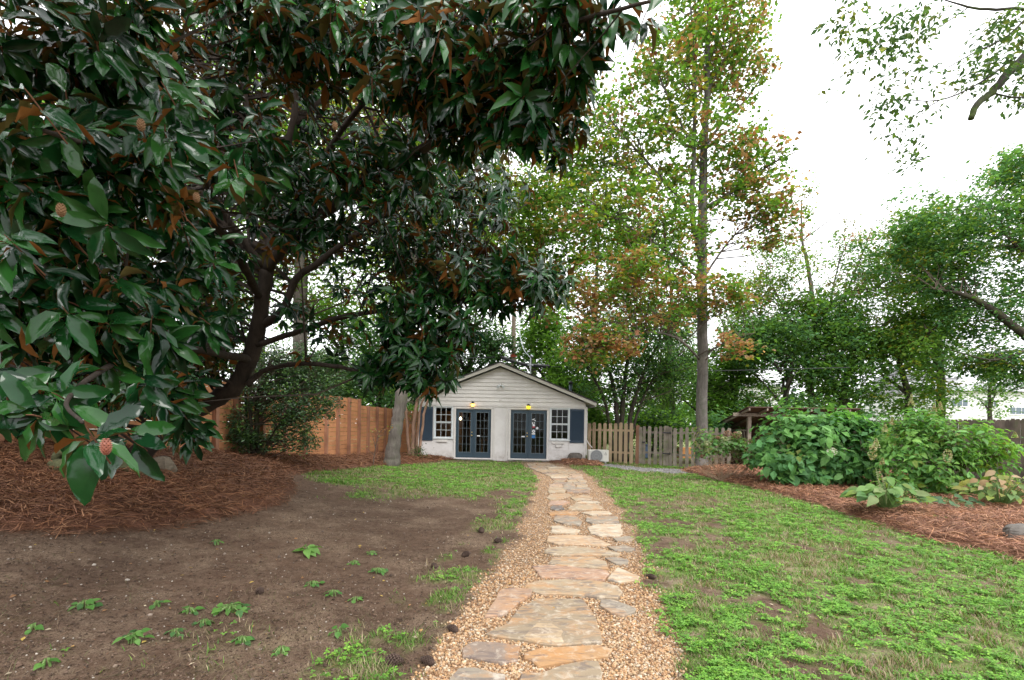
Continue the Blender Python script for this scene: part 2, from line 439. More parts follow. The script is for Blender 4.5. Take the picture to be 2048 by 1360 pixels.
# ------------------------------------------------------------------ the ground
def axis_steps(a, b, far_a, far_b, f):
    xs = [a]
    while xs[-1] < b: xs.append(xs[-1] + f(xs[-1]))
    s = .3; lo = [a]
    while lo[-1] > far_a: lo.append(lo[-1] - s); s *= 1.5
    s = .3; hi = [xs[-1]]
    while hi[-1] < far_b: hi.append(hi[-1] + s); s *= 1.5
    return np.array(lo[:0:-1] + xs + hi[1:])
gxs = axis_steps(-8, 9.5, -260, 260, lambda x: .055 if -3 < x < 4 else .09)
gys = axis_steps(1.6, 22.5, -60, 400, lambda y: .04 + .008 * y)
GX, GY = np.meshgrid(gxs, gys)
GZ = ground_z(GX.ravel(), GY.ravel())
zg, zgr, zs, zst = zones(GX.ravel(), GY.ravel())[:4]
nx, ny = len(gxs), len(gys)
idx = np.arange(nx * ny).reshape(ny, nx)
faces = np.stack([idx[:-1, :-1], idx[:-1, 1:], idx[1:, 1:], idx[1:, :-1]], -1).reshape(-1, 4)
gm, t, b, l = mat_new('ground_cover')
at = t.nodes.new('ShaderNodeAttribute'); at.attribute_name = 'col'; sp = t.nodes.new('ShaderNodeSeparateColor'); l(at.outputs['Color'], sp.inputs[0])
v = wpos(t)
na, nb_, nc = noise(t, 1.3, 8, .7, v), noise(t, 14, 6, .75, v), noise(t, 90, 4, .7, v)
vor = N(t, 'ShaderNodeTexVoronoi', Scale=38.0); l(v, vor.inputs['Vector'])
soil = mixc(t, rampf(t, na, .35, .68), (.040, .0225, .0135), (.082, .048, .030))
soil = mixc(t, rampf(t, nb_, .40, .72), soil, (.14, .092, .064))
soil = mixc(t, rampf(t, noise(t, 55, 6, .85, wpos(t, (1, .35, 1)), 2), .50, .64), soil, (.135, .095, .068))
soil = mixc(t, rampf(t, nc, .66, .8), soil, (.22, .17, .13))
mth = t.nodes.new('ShaderNodeMath'); mth.operation = 'MULTIPLY'; l(rampf(t, noise(t, 1.1, 5, .7, v), .47, .60), mth.inputs[0]); l(rampf(t, noise(t, 60, 6, .85, wpos(t, (1, .5, 1)), 1.5), .44, .56), mth.inputs[1])
soil = mixc(t, mth.outputs[0], soil, (.20, .145, .10))
turf = mixc(t, rampf(t, noise(t, 48, 6, .85, v, 1), .38, .6), (.05, .075, .022), (.15, .215, .05))
turf = mixc(t, rampf(t, noise(t, 3.1, 6, .75, v), .48, .60), turf, mixc(t, nc, (.15, .105, .07), (.30, .235, .165)))
vor2 = N(t, 'ShaderNodeTexVoronoi', Scale=70.0); l(v, vor2.inputs['Vector'])
sepv = t.nodes.new('ShaderNodeSeparateColor'); l(vor2.outputs['Color'], sepv.inputs[0])
grav = mixc(t, sepv.outputs[0], (.25, .145, .075), (.42, .27, .15))
grav = mixc(t, rampf(t, sepv.outputs[1], .7, .9), grav, (.52, .45, .38))
grav = mixc(t, rampf(t, vor2.outputs['Distance'], .3, .75), grav, (.10, .06, .035))
strw = mixc(t, rampf(t, noise(t, 25, 6, .8, v, 2.0), .3, .7), (.06, .028, .018), (.20, .095, .058))
cc = mixc(t, sp.outputs[0], soil, turf); cc = mixc(t, sp.outputs[1], cc, grav)
sv = N(t, 'ShaderNodeValue'); sv.outputs[0].default_value = 0
cc = mixc(t, sp.outputs[2], cc, strw)
at2 = t.nodes.new('ShaderNodeAttribute'); at2.attribute_name = 'grit'
cc = mixc(t, at2.outputs['Fac'], cc, mixc(t, nc, (.11, .10, .095), (.24, .23, .22)))
l(cc, b.inputs['Base Color']); b.inputs['Roughness'].default_value = .95; b.inputs['Specular IOR Level'].default_value = .15
bh = mixc(t, .5, nb_, nc); bump(t, bh, .9, .02, b)
gme = np_mesh('ground', np.stack([GX.ravel(), GY.ravel(), GZ], 1), faces, gm, np.stack([zg, zgr, zs], 1), True)
ga = gme.attributes.new('grit', 'FLOAT', 'POINT'); ga.data.foreach_set('value', zst.astype(np.float32))
ground = link('ground', gme); ground['kind'] = 'structure'

# sample points on the ground, denser where the camera stands close
def sprinkle(n, x0, x1, y0, y1, power=1.0):
    """n points, spread so that their density falls off with distance like 1 / y^power"""
    u = rng.random(n * 2)
    if power == 0: Y = y0 + (y1 - y0) * u
    elif power == 1: Y = y0 * (y1 / y0) ** u
    else:
        q = 1 - power; Y = (y0 ** q + (y1 ** q - y0 ** q) * u) ** (1 / q)
    X = rng.uniform(x0, x1, n * 2)
    ok = np.abs(X) < Y * 1.12 + .3
    return X[ok][:n], Y[ok][:n]

# gravel
peb_v = [(0, 0, .75)] + [(math.cos(a) * .5, math.sin(a) * .5, .25 + .1 * math.sin(3 * a)) for a in np.linspace(0, 2 * math.pi, 6)[:-1]] + [(math.cos(a) * .42, math.sin(a) * .42, -.3) for a in np.linspace(0, 2 * math.pi, 6)[:-1]]
peb_f = [(0, 1 + k, 1 + (k + 1) % 5) for k in range(5)] + [(1 + k, 6 + k, 6 + (k + 1) % 5) for k in range(5)] + [(1 + k, 6 + (k + 1) % 5, 1 + (k + 1) % 5) for k in range(5)]
def pebbles(n, X, Y, size, pal, up=.2, simple=False):
    n = len(X); Z = ground_z(X, Y); a = rng.uniform(0, 6.28, n)
    tl = rng.normal(0, .25, (n, 2)); zz = norm(np.stack([tl[:, 0], tl[:, 1], np.ones(n)], 1))
    x, y, z = frames(np.stack([np.cos(a), np.sin(a), np.zeros(n)], 1), zz)
    s = size[:, None]; e = rng.uniform(.65, 1.25, (n, 1)); h = rng.uniform(.5, .9, (n, 1))
    ci = rng.integers(0, len(pal), n); col = np.array(pal)[ci] * rng.uniform(.8, 1.2, (n, 1))
    return scatter((peb_v[:6], peb_f[:5]) if simple else (peb_v, peb_f), np.stack([X, Y, Z + size * up], 1), x * s * e, y * s / e, z * s * h, col)
X, Y = sprinkle(125000, -2.6, 3.4, 2.4, 15, 1.9)
g_, gg = zones(X, Y)[0:2]; keep = rng.random(len(X)) < gg ** 1.2
X, Y = X[keep], Y[keep]
pal = [(.38, .23, .125), (.46, .295, .165), (.29, .165, .085), (.46, .325, .19), (.24, .135, .07), (.40, .235, .11), (.50, .41, .30), (.35, .25, .16)]
sz = rng.uniform(.009, .020, len(X)) * (1 + Y * .04); nr = Y < 5.2
V, Fc, cc = join([pebbles(0, X[nr], Y[nr], sz[nr], pal), pebbles(0, X[~nr], Y[~nr], sz[~nr], pal, .2, True)])
gravmat = leafmat('gravel_stone', .75, 0, None, False, .3)
o = link('gravel', np_mesh('gravel', V, Fc, gravmat, cc)); props(o, 'tan and orange pea gravel spread along both edges of the stepping stones', 'gravel', None, 'stuff')
# crumbs and chips on bare soil, grey chips by the picket fence
X, Y = sprinkle(9000, -6, 5.5, 2.2, 13, 1.7); z0 = zones(X, Y); keep = (z0[2] < .3) & (z0[1] < .4); X, Y = X[keep], Y[keep]
sz = rng.uniform(.005, .013, len(X)) * (1 + Y * .05) * np.where(rng.random(len(X)) < .04, 2.2, 1)
A = pebbles(len(X), X, Y, sz, [(.12, .09, .07), (.2, .15, .11), (.24, .19, .15), (.36, .32, .27), (.16, .11, .08), (.1, .07, .05), (.08, .05, .035), (.14, .10, .07)], .12)
X2, Y2 = sprinkle(22000, -5, 1.2, 2.2, 8, 1.7); z0 = zones(X2, Y2); k = (z0[2] < .2) & (z0[1] < .3); X2, Y2 = X2[k], Y2[k]
A2 = pebbles(0, X2, Y2, rng.uniform(.004, .016, len(X2)) * np.where(rng.random(len(X2)) < .03, 2.2, 1), [(.06, .036, .023), (.095, .058, .038), (.04, .024, .015), (.13, .084, .058)], .15, True)
X = rng.uniform(3.2, 6.9, 5000); Y = rng.uniform(15.5, 20.3, 5000); k = zones(X, Y)[3] > .4; X, Y = X[k], Y[k]
B = pebbles(len(X), X, Y, rng.uniform(.02, .05, len(X)), [(.2, .195, .19), (.27, .265, .26), (.15, .14, .13), (.36, .35, .33)], .1, True)
V, Fc, cc = join([A, A2, B]); o = link('pebbles', np_mesh('pebbles', V, Fc, gravmat, cc)); props(o, 'small chips and pebbles strewn over the bare soil and grey grit', 'pebbles', None, 'stuff')

# grass and low leafy ground cover
blade_v = [(0, -.5, 0), (0, .5, 0), (.12, .35, .55), (.12, -.35, .55), (.42, 0, 1)]
blade_f = [(0, 1, 2), (0, 2, 3), (3, 2, 4)]
def blades(X, Y, h, w, col, lean=.5):
    n = len(X); Z = ground_z(X, Y) - .004; a = rng.uniform(0, 6.28, n)
    x = np.stack([np.cos(a), np.sin(a), np.zeros(n)], 1); y = np.stack([-np.sin(a), np.cos(a), np.zeros(n)], 1)
    ln = rng.uniform(.1, 1.6, n) * lean
    z = norm(np.stack([np.cos(a) * ln, np.sin(a) * ln, np.ones(n)], 1))
    return scatter((blade_v, blade_f), np.stack([X, Y, Z], 1), x * h[:, None], y * w[:, None], z * h[:, None], col)
def gcol(n, pal, var=.25):
    return np.array(pal)[rng.integers(0, len(pal), n)] * rng.uniform(1 - var, 1 + var, (n, 1))
X, Y = sprinkle(360000, -6.5, 6.5, 2.1, 20.4, 1.25)
zz = zones(X, Y); tuft = fbm(X, Y, 7.0, 3); dens = zz[0] * smooth(.32, .62, tuft + .1)
k = rng.random(len(X)) < dens; X, Y = X[k], Y[k]; n = len(X); t_ = tuft[k]
dry = smooth(.42, .56, fbm(X + 70, Y, 2.4, 3))
h = rng.uniform(.02, .055, n) * (.7 + .8 * smooth(.4, .7, t_)) * (1 + Y * .012); wd = rng.uniform(.0025, .0045, n) * (1 + Y * .28)
col = gcol(n, [(.11, .24, .035), (.16, .31, .05), (.085, .20, .03), (.21, .33, .07), (.15, .25, .05)])
colb = gcol(n, [(.33, .26, .16), (.40, .32, .21), (.26, .21, .12)]); col = np.where((rng.random(n) < .10 + .5 * dry)[:, None], colb, col)
print('blades', n)
Gr = blades(X, Y, h, wd, col)
X, Y = sprinkle(40000, -6.5, 1.2, 2.1, 9, 1.5); zz = zones(X, Y); pt = fbm(X + 31, Y + 3, 1.1, 4)
k = (zz[1] < .3) & (zz[2] < .3) & (rng.random(len(X)) < (smooth(.44, .58, pt) * smooth(5.2, 3.4, Y) + .12)); X, Y = X[k], Y[k]; n = len(X)
Gd = blades(X, Y, rng.uniform(.02, .07, n), np.full(n, .003), gcol(n, [(.19, .13, .085), (.13, .09, .06), (.24, .18, .12), (.11, .13, .045)]), 3.4)
V, Fc, cc = join([Gr, Gd]); o = link('grass', np_mesh('grass', V, Fc, M['grass'], cc)); props(o, 'patchy green lawn grass with straw coloured dead spots between path and beds', 'grass', None, 'stuff')

# clover: three leaflets to a stalk
lf = [(0, 0, 0), (.5, .36, .12), (1, 0, .02), (.5, -.36, .12)]
cv, cf = [], []
for k in range(3):
    a = k * 2.094; c_, s_ = math.cos(a), math.sin(a); o_ = len(cv)
    cv += [(x * c_ - y * s_, x * s_ + y * c_, z) for x, y, z in lf]; cf += [(o_, o_ + 1, o_ + 2), (o_, o_ + 2, o_ + 3)]
X, Y = sprinkle(230000, -6, 6.4, 2.1, 20.2, 1.35)
zz = zones(X, Y); cl = fbm(X + 5, Y + 60, 1.5, 4); fine = fbm(X, Y + 30, 9, 2)
pr = zz[0] * smooth(.40, .54, cl + .16 * smooth(1.6, 3.2, X) * smooth(9, 4, Y)) * smooth(.36, .55, fine) * np.where((X < .7) & (Y < 8.5), .3, 1)
k = rng.random(len(X)) < pr; X, Y = X[k], Y[k]; n = len(X); print('clover', n)
a = rng.uniform(0, 6.28, n); tl = rng.normal(0, .3, (n, 2)); up = norm(np.stack([tl[:, 0], tl[:, 1] - .1, np.ones(n)], 1))
x, y, z = frames(np.stack([np.cos(a), np.sin(a), np.zeros(n)], 1), up)
s = (rng.uniform(.011, .023, n) * (1 + Y * .07))[:, None]
V, Fc, cc = scatter((cv, cf), np.stack([X, Y, ground_z(X, Y) + rng.uniform(.012, .045, n)], 1), x * s, y * s, z * s,
                    gcol(n, [(.15, .35, .045), (.19, .42, .05), (.115, .28, .04), (.25, .46, .07), (.17, .37, .06)]))
o = link('clover', np_mesh('clover', V, Fc, M['grass'], cc)); props(o, 'bright green clover and low weeds spreading through the lawn', 'ground cover', None, 'stuff')

# pine straw: long bent needles heaped on the beds
ndl_v = [(-.5, -.5, 0), (-.5, .5, 0), (-.17, .5, .10), (-.17, -.5, .10), (.17, .5, .11), (.17, -.5, .11), (.5, 0, .01)]
ndl_f = [(0, 1, 2), (0, 2, 3), (3, 2, 4), (3, 4, 5), (5, 4, 6)]
def needles(n, poly_zone, x0, x1, y0, y1, power):
    X, Y = sprinkle(n, x0, x1, y0, y1, power); zz = zones(X, Y)
    k = rng.random(len(X)) < smooth(-.10, .03, zz[4]) ; X, Y, sd_ = X[k], Y[k], zz[4][k]; n = len(X)
    a = fbm(X, Y, 1.9, 3) * 14 + rng.normal(0, .8, n); pit = rng.normal(0, .22, n)
    d = np.stack([np.cos(a), np.sin(a), np.sin(pit)], 1)
    x, y, z = frames(d, norm(np.stack([rng.normal(0, .5, n), rng.normal(0, .5, n), np.ones(n)], 1)))
    Ln = rng.uniform(.10, .24, n) * (1 + Y * .02); W = rng.uniform(.0022, .0035, n) * (1 + Y * .22)
    bend = rng.uniform(-.6, 2.2, n) * Ln
    Zc = ground_z(X, Y) + np.abs(rng.normal(0, .022, n)) + .004
    tone = fbm(X + 3, Y, 3.0, 3)[:, None]
    col = gcol(n, [(.27, .115, .06), (.35, .165, .09), (.20, .085, .05), (.40, .21, .125), (.13, .06, .04), (.31, .15, .10)], .3) * (.7 + .65 * tone)
    return scatter((ndl_v, ndl_f), np.stack([X, Y, Zc], 1), x * Ln[:, None], y * W[:, None], z * bend[:, None], col)
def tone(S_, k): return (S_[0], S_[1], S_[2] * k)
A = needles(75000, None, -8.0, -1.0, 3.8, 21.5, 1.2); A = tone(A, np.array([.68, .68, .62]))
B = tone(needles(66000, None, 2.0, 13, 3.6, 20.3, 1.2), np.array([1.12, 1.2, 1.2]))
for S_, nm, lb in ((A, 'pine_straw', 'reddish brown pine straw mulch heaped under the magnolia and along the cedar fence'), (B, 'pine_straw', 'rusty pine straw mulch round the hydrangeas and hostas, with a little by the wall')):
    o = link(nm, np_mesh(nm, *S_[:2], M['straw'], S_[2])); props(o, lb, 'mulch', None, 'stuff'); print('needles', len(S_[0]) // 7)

# fallen leaves and twiglets
X, Y = sprinkle(900, -6, 6.2, 2.3, 14, 1.4); n = len(X); a = rng.uniform(0, 6.28, n)
x, y, z = frames(np.stack([np.cos(a), np.sin(a), rng.normal(0, .25, n)], 1), norm(np.stack([rng.normal(0, .4, n), rng.normal(0, .4, n), np.ones(n)], 1)))
s = (rng.uniform(.012, .035, n) * (1 + .05 * Y))[:, None]
leaf4 = ([(0, 0, 0), (.45, .3, .12), (1, 0, 0.05), (.45, -.3, .12)], [(0, 2, 1), (0, 3, 2)])
V, Fc, cc = scatter(leaf4, np.stack([X, Y, ground_z(X, Y) + .014], 1), x * s, y * s, z * s, gcol(n, [(.4, .25, .1), (.3, .16, .08), (.5, .42, .3), (.22, .13, .08), (.5, .36, .1), (.16, .1, .07)]))
A = (V, Fc, cc)
X, Y = sprinkle(5200, -6, 5, 2.3, 12, 1.4); k = zones(X, Y)[1] < .6; X, Y = X[k], Y[k]; n = len(X); a = rng.uniform(0, 6.28, n)
x, y, z = frames(np.stack([np.cos(a), np.sin(a), rng.normal(0, .08, n)], 1), np.tile([0, 0, 1.], (n, 1)))
V, Fc, cc = scatter(leaf4, np.stack([X, Y, ground_z(X, Y) + .01], 1), x * rng.uniform(.02, .12, (n, 1)), y * .008, z * .01, gcol(n, [(.20, .10, .06), (.12, .08, .055), (.24, .18, .12), (.07, .045, .03)]))
V, Fc, cc = join([A, (V, Fc, cc)])
o = link('fallen_leaves', np_mesh('fallen_leaves', V, Fc, M['petal'], cc)); props(o, 'scattered brown and yellow fallen leaves and twig bits on the ground', 'fallen leaves', None, 'stuff')

# ------------------------------------------------------------------ the flagstone path
path = empty('path', (0, 0, 0)); path['kind'] = 'structure'
fm, t, b, l = mat_new('flagstone')
oi = t.nodes.new('ShaderNodeObjectInfo'); v = wpos(t)
n1, n2, n3 = noise(t, 2.6, 7, .65, v, 1.2), noise(t, 11, 8, .7, v, .5), noise(t, 70, 4, .6, v)
lay = noise(t, 3.5, 5, .6, wpos(t, (1, 3.2, 1)), 1.5)
c0 = oi.outputs['Color']
c1 = mixc(t, rampf(t, n1, .46, .62), c0, (.40, .20, .075)); c1 = mixc(t, .55, c0, c1)
c1 = mixc(t, rampf(t, lay, .50, .64), c1, mixc(t, .6, c0, (.10, .08, .08)))
c1 = mixc(t, rampf(t, n2, .52, .7), c1, mixc(t, .5, c0, (.60, .54, .45)))
c1 = mixc(t, rampf(t, n3, .62, .8), c1, mixc(t, .6, c0, (.08, .06, .05)))
l(c1, b.inputs['Base Color']); b.inputs['Roughness'].default_value = .8; b.inputs['Specular IOR Level'].default_value = .3
bump(t, mixc(t, .35, lay, n2), .55, .02, b)
TAN, BUF, ORG, GRY, WHT, PUR, SLT = (.25, .195, .13), (.31, .245, .165), (.33, .20, .10), (.235, .20, .155), (.41, .345, .255), (.21, .16, .125), (.10, .095, .09)
stones = [
 ([(55, 1365), (110, 1305), (200, 1300), (300, 1325), (388, 1345), (380, 1440), (60, 1440)], GRY),
 ([(470, 1365), (480, 1330), (600, 1330), (720, 1285), (860, 1255), (935, 1258), (960, 1320), (955, 1440), (470, 1440)], TAN),
 ([(495, 1212), (600, 1182), (800, 1172), (950, 1167), (1020, 1190), (990, 1228), (860, 1248), (700, 1270), (580, 1290), (540, 1255), (497, 1240)], ORG),
 ([(130, 1190), (160, 1160), (205, 1145), (330, 1150), (475, 1170), (460, 1250), (370, 1270), (250, 1250), (135, 1230)], PUR),
 ([(270, 1095), (400, 1030), (480, 930), (580, 885), (840, 885), (900, 960), (950, 1080), (960, 1148), (860, 1153), (720, 1165), (620, 1162), (480, 1130), (340, 1115)], TAN),
 ([(265, 995), (300, 930), (360, 830), (430, 820), (545, 830), (540, 860), (470, 905), (400, 960), (370, 985)], (.34, .225, .15)),
 ([(500, 800), (560, 775), (750, 768), (950, 785), (1050, 815), (1080, 855), (1050, 890), (930, 880), (780, 860), (600, 855), (520, 830)], BUF),
 ([(950, 895), (1010, 890), (1160, 945), (1150, 965), (1080, 990), (1010, 970), (945, 930)], GRY),
 ([(990, 770), (1050, 700), (1180, 755), (1170, 775), (1060, 790)], WHT),
 ([(540, 690), (640, 684), (820, 703), (985, 722), (1003, 742), (970, 780), (760, 764), (600, 755)], (.33, .21, .14)),
 ([(638, 676), (660, 642), (750, 638), (900, 636), (980, 662), (998, 708), (850, 697), (720, 690)], BUF),
 ([(975, 645), (1050, 638), (1115, 655), (1110, 675), (1040, 680)], GRY),
 ([(615, 600), (640, 580), (800, 571), (950, 590), (1070, 618), (1050, 628), (850, 630), (680, 624), (620, 612)], BUF),
 ([(985, 576), (1100, 570), (1155, 588), (1130, 600), (1030, 598)], GRY),
 ([(630, 545), (640, 515), (780, 505), (900, 515), (1010, 560), (960, 572), (860, 563), (700, 562)], (.39, .29, .19)),
 ([(1020, 522), (1120, 515), (1150, 530), (1130, 545), (1045, 542)], GRY),
 ([(655, 455), (700, 450), (830, 480), (810, 498), (660, 488)], WHT),
 ([(870, 460), (930, 445), (1070, 442), (1080, 500), (1060, 512), (960, 512), (890, 495)], WHT),
 ([(670, 420), (680, 392), (800, 388), (840, 430), (830, 446), (740, 443)], GRY),
 ([(865, 403), (960, 395), (1050, 396), (1060, 433), (900, 438), (860, 425)], GRY),
 ([(635, 375), (740, 362), (822, 371), (808, 385), (650, 387)], ORG),
 ([(835, 372), (900, 365), (1000, 366), (1018, 380), (900, 390)], WHT),
 ([(755, 345), (800, 322), (940, 322), (970, 348), (880, 358), (760, 356)], BUF),
 ([(650, 350), (662, 334), (720, 330), (735, 350), (680, 358)], SLT),
 ([(800, 316), (850, 304), (930, 306), (950, 317)], WHT),
 ([(630, 285), (650, 263), (765, 261), (780, 274), (700, 296), (650, 294)], BUF),
 ([(770, 282), (850, 267), (905, 285), (890, 299), (800, 302)], BUF),
 ([(640, 326), (655, 304), (740, 302), (770, 312), (730, 326)], (.33, .22, .16))]
def px6(c): return (880 + c[0] / 2.956, 900 + c[1] / 2.956)
rows = [(256, 640, 895), (238, 640, 890), (222, 640, 882), (206, 650, 876), (192, 668, 870), (179, 670, 860), (167, 650, 850), (155, 640, 845), (144, 615, 835), (134, 590, 820), (125, 565, 800), (116, 550, 775), (108, 535, 745), (100, 525, 710), (92, 515, 680), (84, 510, 655), (77, 505, 640)]
rr = random.Random(4)
for (c0_, a0, a1), (c1_, b0, b1) in zip(rows, rows[1:]):
    k = rr.choice([2, 2, 3]) if c0_ > 150 else rr.choice([1, 2, 2]); cuts = [0] + sorted(rr.uniform(.3, .7) if k == 2 else rr.choice([rr.uniform(.25, .4), rr.uniform(.6, .75)]) for _ in range(k - 1)) + [1]
    for p, q in zip(cuts, cuts[1:]):
        if q - p < .12: continue
        p += .012; q -= .012; j = lambda: rr.uniform(-8, 8)
        stones.append(([(a0 + (a1 - a0) * p + j(), c0_ - 1), (a0 + (a1 - a0) * (p + q) / 2 + j(), c0_ + rr.uniform(-3, 0)), (a0 + (a1 - a0) * q + j(), c0_ - 1),
                        (b0 + (b1 - b0) * q + j(), c1_ + 1.5), (b0 + (b1 - b0) * (p + q) / 2 + j(), c1_ + rr.uniform(0, 2)), (b0 + (b1 - b0) * p + j(), c1_ + 1.5)], rr.choice([TAN, BUF, GRY, WHT, BUF, (.33, .25, .18), PUR])))
def flag(poly, colr, parent=None, dz=0):
    pts = [Vector((*ground_hit(*px6(c)), 0)) for c in poly]
    # finer, slightly chipped outline
    q = []
    for i, a in enumerate(pts):
        b_ = pts[(i + 1) % len(pts)]; n = max(1, int((b_ - a).length / .09))
        for k in range(n):
            p = a.lerp(b_, k / n); d = (b_ - a).normalized(); p += Vector((d.y, -d.x, 0)) * (rr.uniform(-.010, .010) if k else 0); q.append(p)
    cen = sum(q, Vector()) / len(q); n = len(q); zz = [gz(p.x, p.y) for p in q]; zt = (sum(zz) / n + .026) if not dz else dz
    tx, ty = rr.uniform(-.008, .008), rr.uniform(-.006, .006)
    top = lambda p: zt + (p.x - cen.x) * tx * 2 + (p.y - cen.y) * ty * 2
    v = [(p.x, p.y, top(p) - .05) for p in q] + [(p.x, p.y, top(p) - .007) for p in q] + [(p.x + (cen.x - p.x) * .03, p.y + (cen.y - p.y) * .03, top(p)) for p in q] + [(p.x + (cen.x - p.x) * .5, p.y + (cen.y - p.y) * .5, top(p) + rr.uniform(-.003, .003)) for p in q] + [(cen.x, cen.y, top(cen))]
    area = sum(q[i].x * q[(i + 1) % n].y - q[(i + 1) % n].x * q[i].y for i in range(n))
    f = []
    for r in range(3):
        for i in range(n): a_, b_ = r * n + i, r * n + (i + 1) % n; f.append((a_, b_, b_ + n, a_ + n) if area > 0 else (b_, a_, a_ + n, b_ + n))
    for i in range(n): f.append((3 * n + i, 3 * n + (i + 1) % n, 4 * n) if area > 0 else (3 * n + (i + 1) % n, 3 * n + i, 4 * n))
    m = MB(); m.add(v, f); o = m.build('flake' if parent else 'stone', fm, parent or path); o.color = (*colr, 1); return o
for i_, (poly, c_) in enumerate(stones):
    so_ = flag(poly, c_)
    if i_ == 4:
        top_ = max(v_.co.z for v_ in so_.data.vertices)
        flag([(490, 1128), (530, 1080), (572, 1042), (662, 1044), (690, 1062), (728, 1086), (715, 1108), (732, 1150), (640, 1156), (560, 1148)], (.36, .27, .17), so_, top_ + .006)
# ------------------------------------------------------------------ the garden cottage
HY = 20.1
def hx(c, Y=HY): return (780 + c / 4.267 - 1024) * Y / F
def hz(cx, cy, Y=HY): return P(780 + cx / 4.267, 680 + cy / 4.267, Y).z
house = empty('cottage', (-.41, HY, 0), 'small white cottage with slate blue double doors under a low gable', 'cottage')
WX0, WX1, WT, FY = -3.87, 3.05, 2.34, HY
DZ0, DZ1 = .11, 2.13
WZ0, WZ1 = .93, 2.20
op = [(hx(383), hx(527), WZ0, WZ1), (-2.34, -.866, DZ0, DZ1), (-.06, 1.452, DZ0, DZ1), (hx(1372), hx(1524), WZ0, WZ1)]
m_, t, b, l = mat_new('painted_block_wall'); v = wpos(t)
br = N(t, 'ShaderNodeTexBrick', Scale=1.0); br.inputs['Brick Width'].default_value = .22; br.inputs['Row Height'].default_value = .075; br.inputs['Mortar Size'].default_value = .006
sxx = t.nodes.new('ShaderNodeSeparateXYZ'); l(v, sxx.inputs[0]); cx = t.nodes.new('ShaderNodeCombineXYZ'); l(sxx.outputs[0], cx.inputs[0]); l(sxx.outputs[2], cx.inputs[1]); l(cx.outputs[0], br.inputs['Vector'])
dn = noise(t, 1.8, 8, .75, v)
c_ = mixc(t, rampf(t, dn, .45, .75), (.64, .62, .61), (.52, .50, .485)); zr = N(t, 'ShaderNodeMapRange'); l(sxx.outputs[2], zr.inputs['Value']); zr.inputs['From Min'].default_value = .5; zr.inputs['From Max'].default_value = .05
mm = t.nodes.new('ShaderNodeMath'); mm.operation = 'MULTIPLY'; l(zr.outputs[0], mm.inputs[0]); l(rampf(t, noise(t, 5, 8, .8, v), .4, .65), mm.inputs[1])
c_ = mixc(t, mm.outputs[0], c_, (.27, .23, .19)); l(c_, b.inputs['Base Color']); b.inputs['Roughness'].default_value = .75
bump(t, br.outputs['Fac'], -.35, .006, b); M['white_wall'] = m_
W = MB(); xs = WX0
D = .14
for x0, x1, z0, z1 in op:
    W.box(xs, x0, FY, FY + D, -.25, WT); W.box(x0, x1, FY, FY + D, -.25, z0); W.box(x0, x1, FY, FY + D, z1, WT); xs = x1
W.box(xs, WX1, FY, FY + D, -.25, WT)
W.box(WX0, WX0 + D, FY + D, FY + 7, -.25, WT); W.box(WX1 - D, WX1, FY + D, FY + 7, -.25, WT); W.box(WX0 + D, WX1 - D, FY + 7 - D, FY + 7, -.25, WT)
W.build('wall', M['white_wall'], house)
# gable behind the boards
RX, RZ = -.52, 4.03; sl_ = .402
def roofz(x): return RZ - abs(x - RX) * sl_
G = MB(); G.prism([(WX0, WT), (WX1, WT), (WX1, roofz(WX1) - .16), (RX, RZ - .16), (WX0, roofz(WX0) - .16)], FY + .03, FY + D)
G.build('gable', M['siding'], house)
pitch = .158; z = 2.30; k = 0
while z < RZ - .2:
    z1 = z + pitch
    def lim(zz): h = (RZ - .15 - zz) / sl_; return max(WX0 + .004, RX - h), min(WX1 - .004, RX + h)
    a0, a1 = lim(z); b0, b1 = lim(z1) if z1 < RZ - .16 else (RX, RX)
    y0, y1 = FY - .026, FY + .014; z += .007
    p = [(a0, y0, z), (a1, y0, z), (b1, y1 - .006, z1 + .004), (b0, y1 - .006, z1 + .004), (a0, FY + .029, z), (a1, FY + .029, z), (b1, FY + .029, z1 + .004), (b0, FY + .029, z1 + .004)]
    MB().add(p, [(0, 1, 2, 3), (5, 4, 7, 6), (4, 5, 1, 0), (3, 2, 6, 7), (1, 5, 6, 2), (4, 0, 3, 7)]).build('siding_board', M['siding'], house)
    z = z1
# trims
T = MB(); T.box(WX0 - .012, WX1 + .012, FY - .045, FY - .001, 2.245, 2.298, .004); T.build('frieze_board', M['trim'], house)
for x0, x1 in ((WX0 - .02, WX0 + .035), (WX1 - .05, WX1 + .02)):
    MB().box(x0, x1, FY - .03, FY - .0015, -.1, 2.243, .004).build('corner_board', M['trim'], house)
# roof: two slabs, fascia boards, soffit, shingle courses
OX, OY0, OY1 = 3.36, FY - .34, FY + 7.3
def slab(x0, x1, t0, t1, y0, y1):
    return [(x0, roofz(x0) + t0), (x1, roofz(x1) + t0), (x1, roofz(x1) + t1), (x0, roofz(x0) + t1)]
roof = MB()
for a_, b_ in ((-4.36, RX), (RX, OX + .1)):
    roof.prism(slab(a_, b_, .015, .05, 0, 0), OY0 - .02, OY1)
ro = roof.build('roof', M['roof'], house)
for s_, x1 in ((-1, -4.34), (1, OX + .08)):
    n_ = 16
    for i in range(n_):
        xa = RX + (x1 - RX) * i / n_; xb = RX + (x1 - RX) * (i + 1) / n_
        lo, hi = (xa, xb) if s_ > 0 else (xb, xa)
        if s_ > 0: pr = [(lo, roofz(lo) + .053), (hi, roofz(hi) + .053), (hi, roofz(hi) + .070), (lo, roofz(lo) + .060)]
        else: pr = [(lo, roofz(lo) + .053), (hi, roofz(hi) + .053), (hi, roofz(hi) + .060), (lo, roofz(lo) + .070)]
        MB().prism(pr, OY0 - .035, OY1).build('shingle', M['roof'], ro)
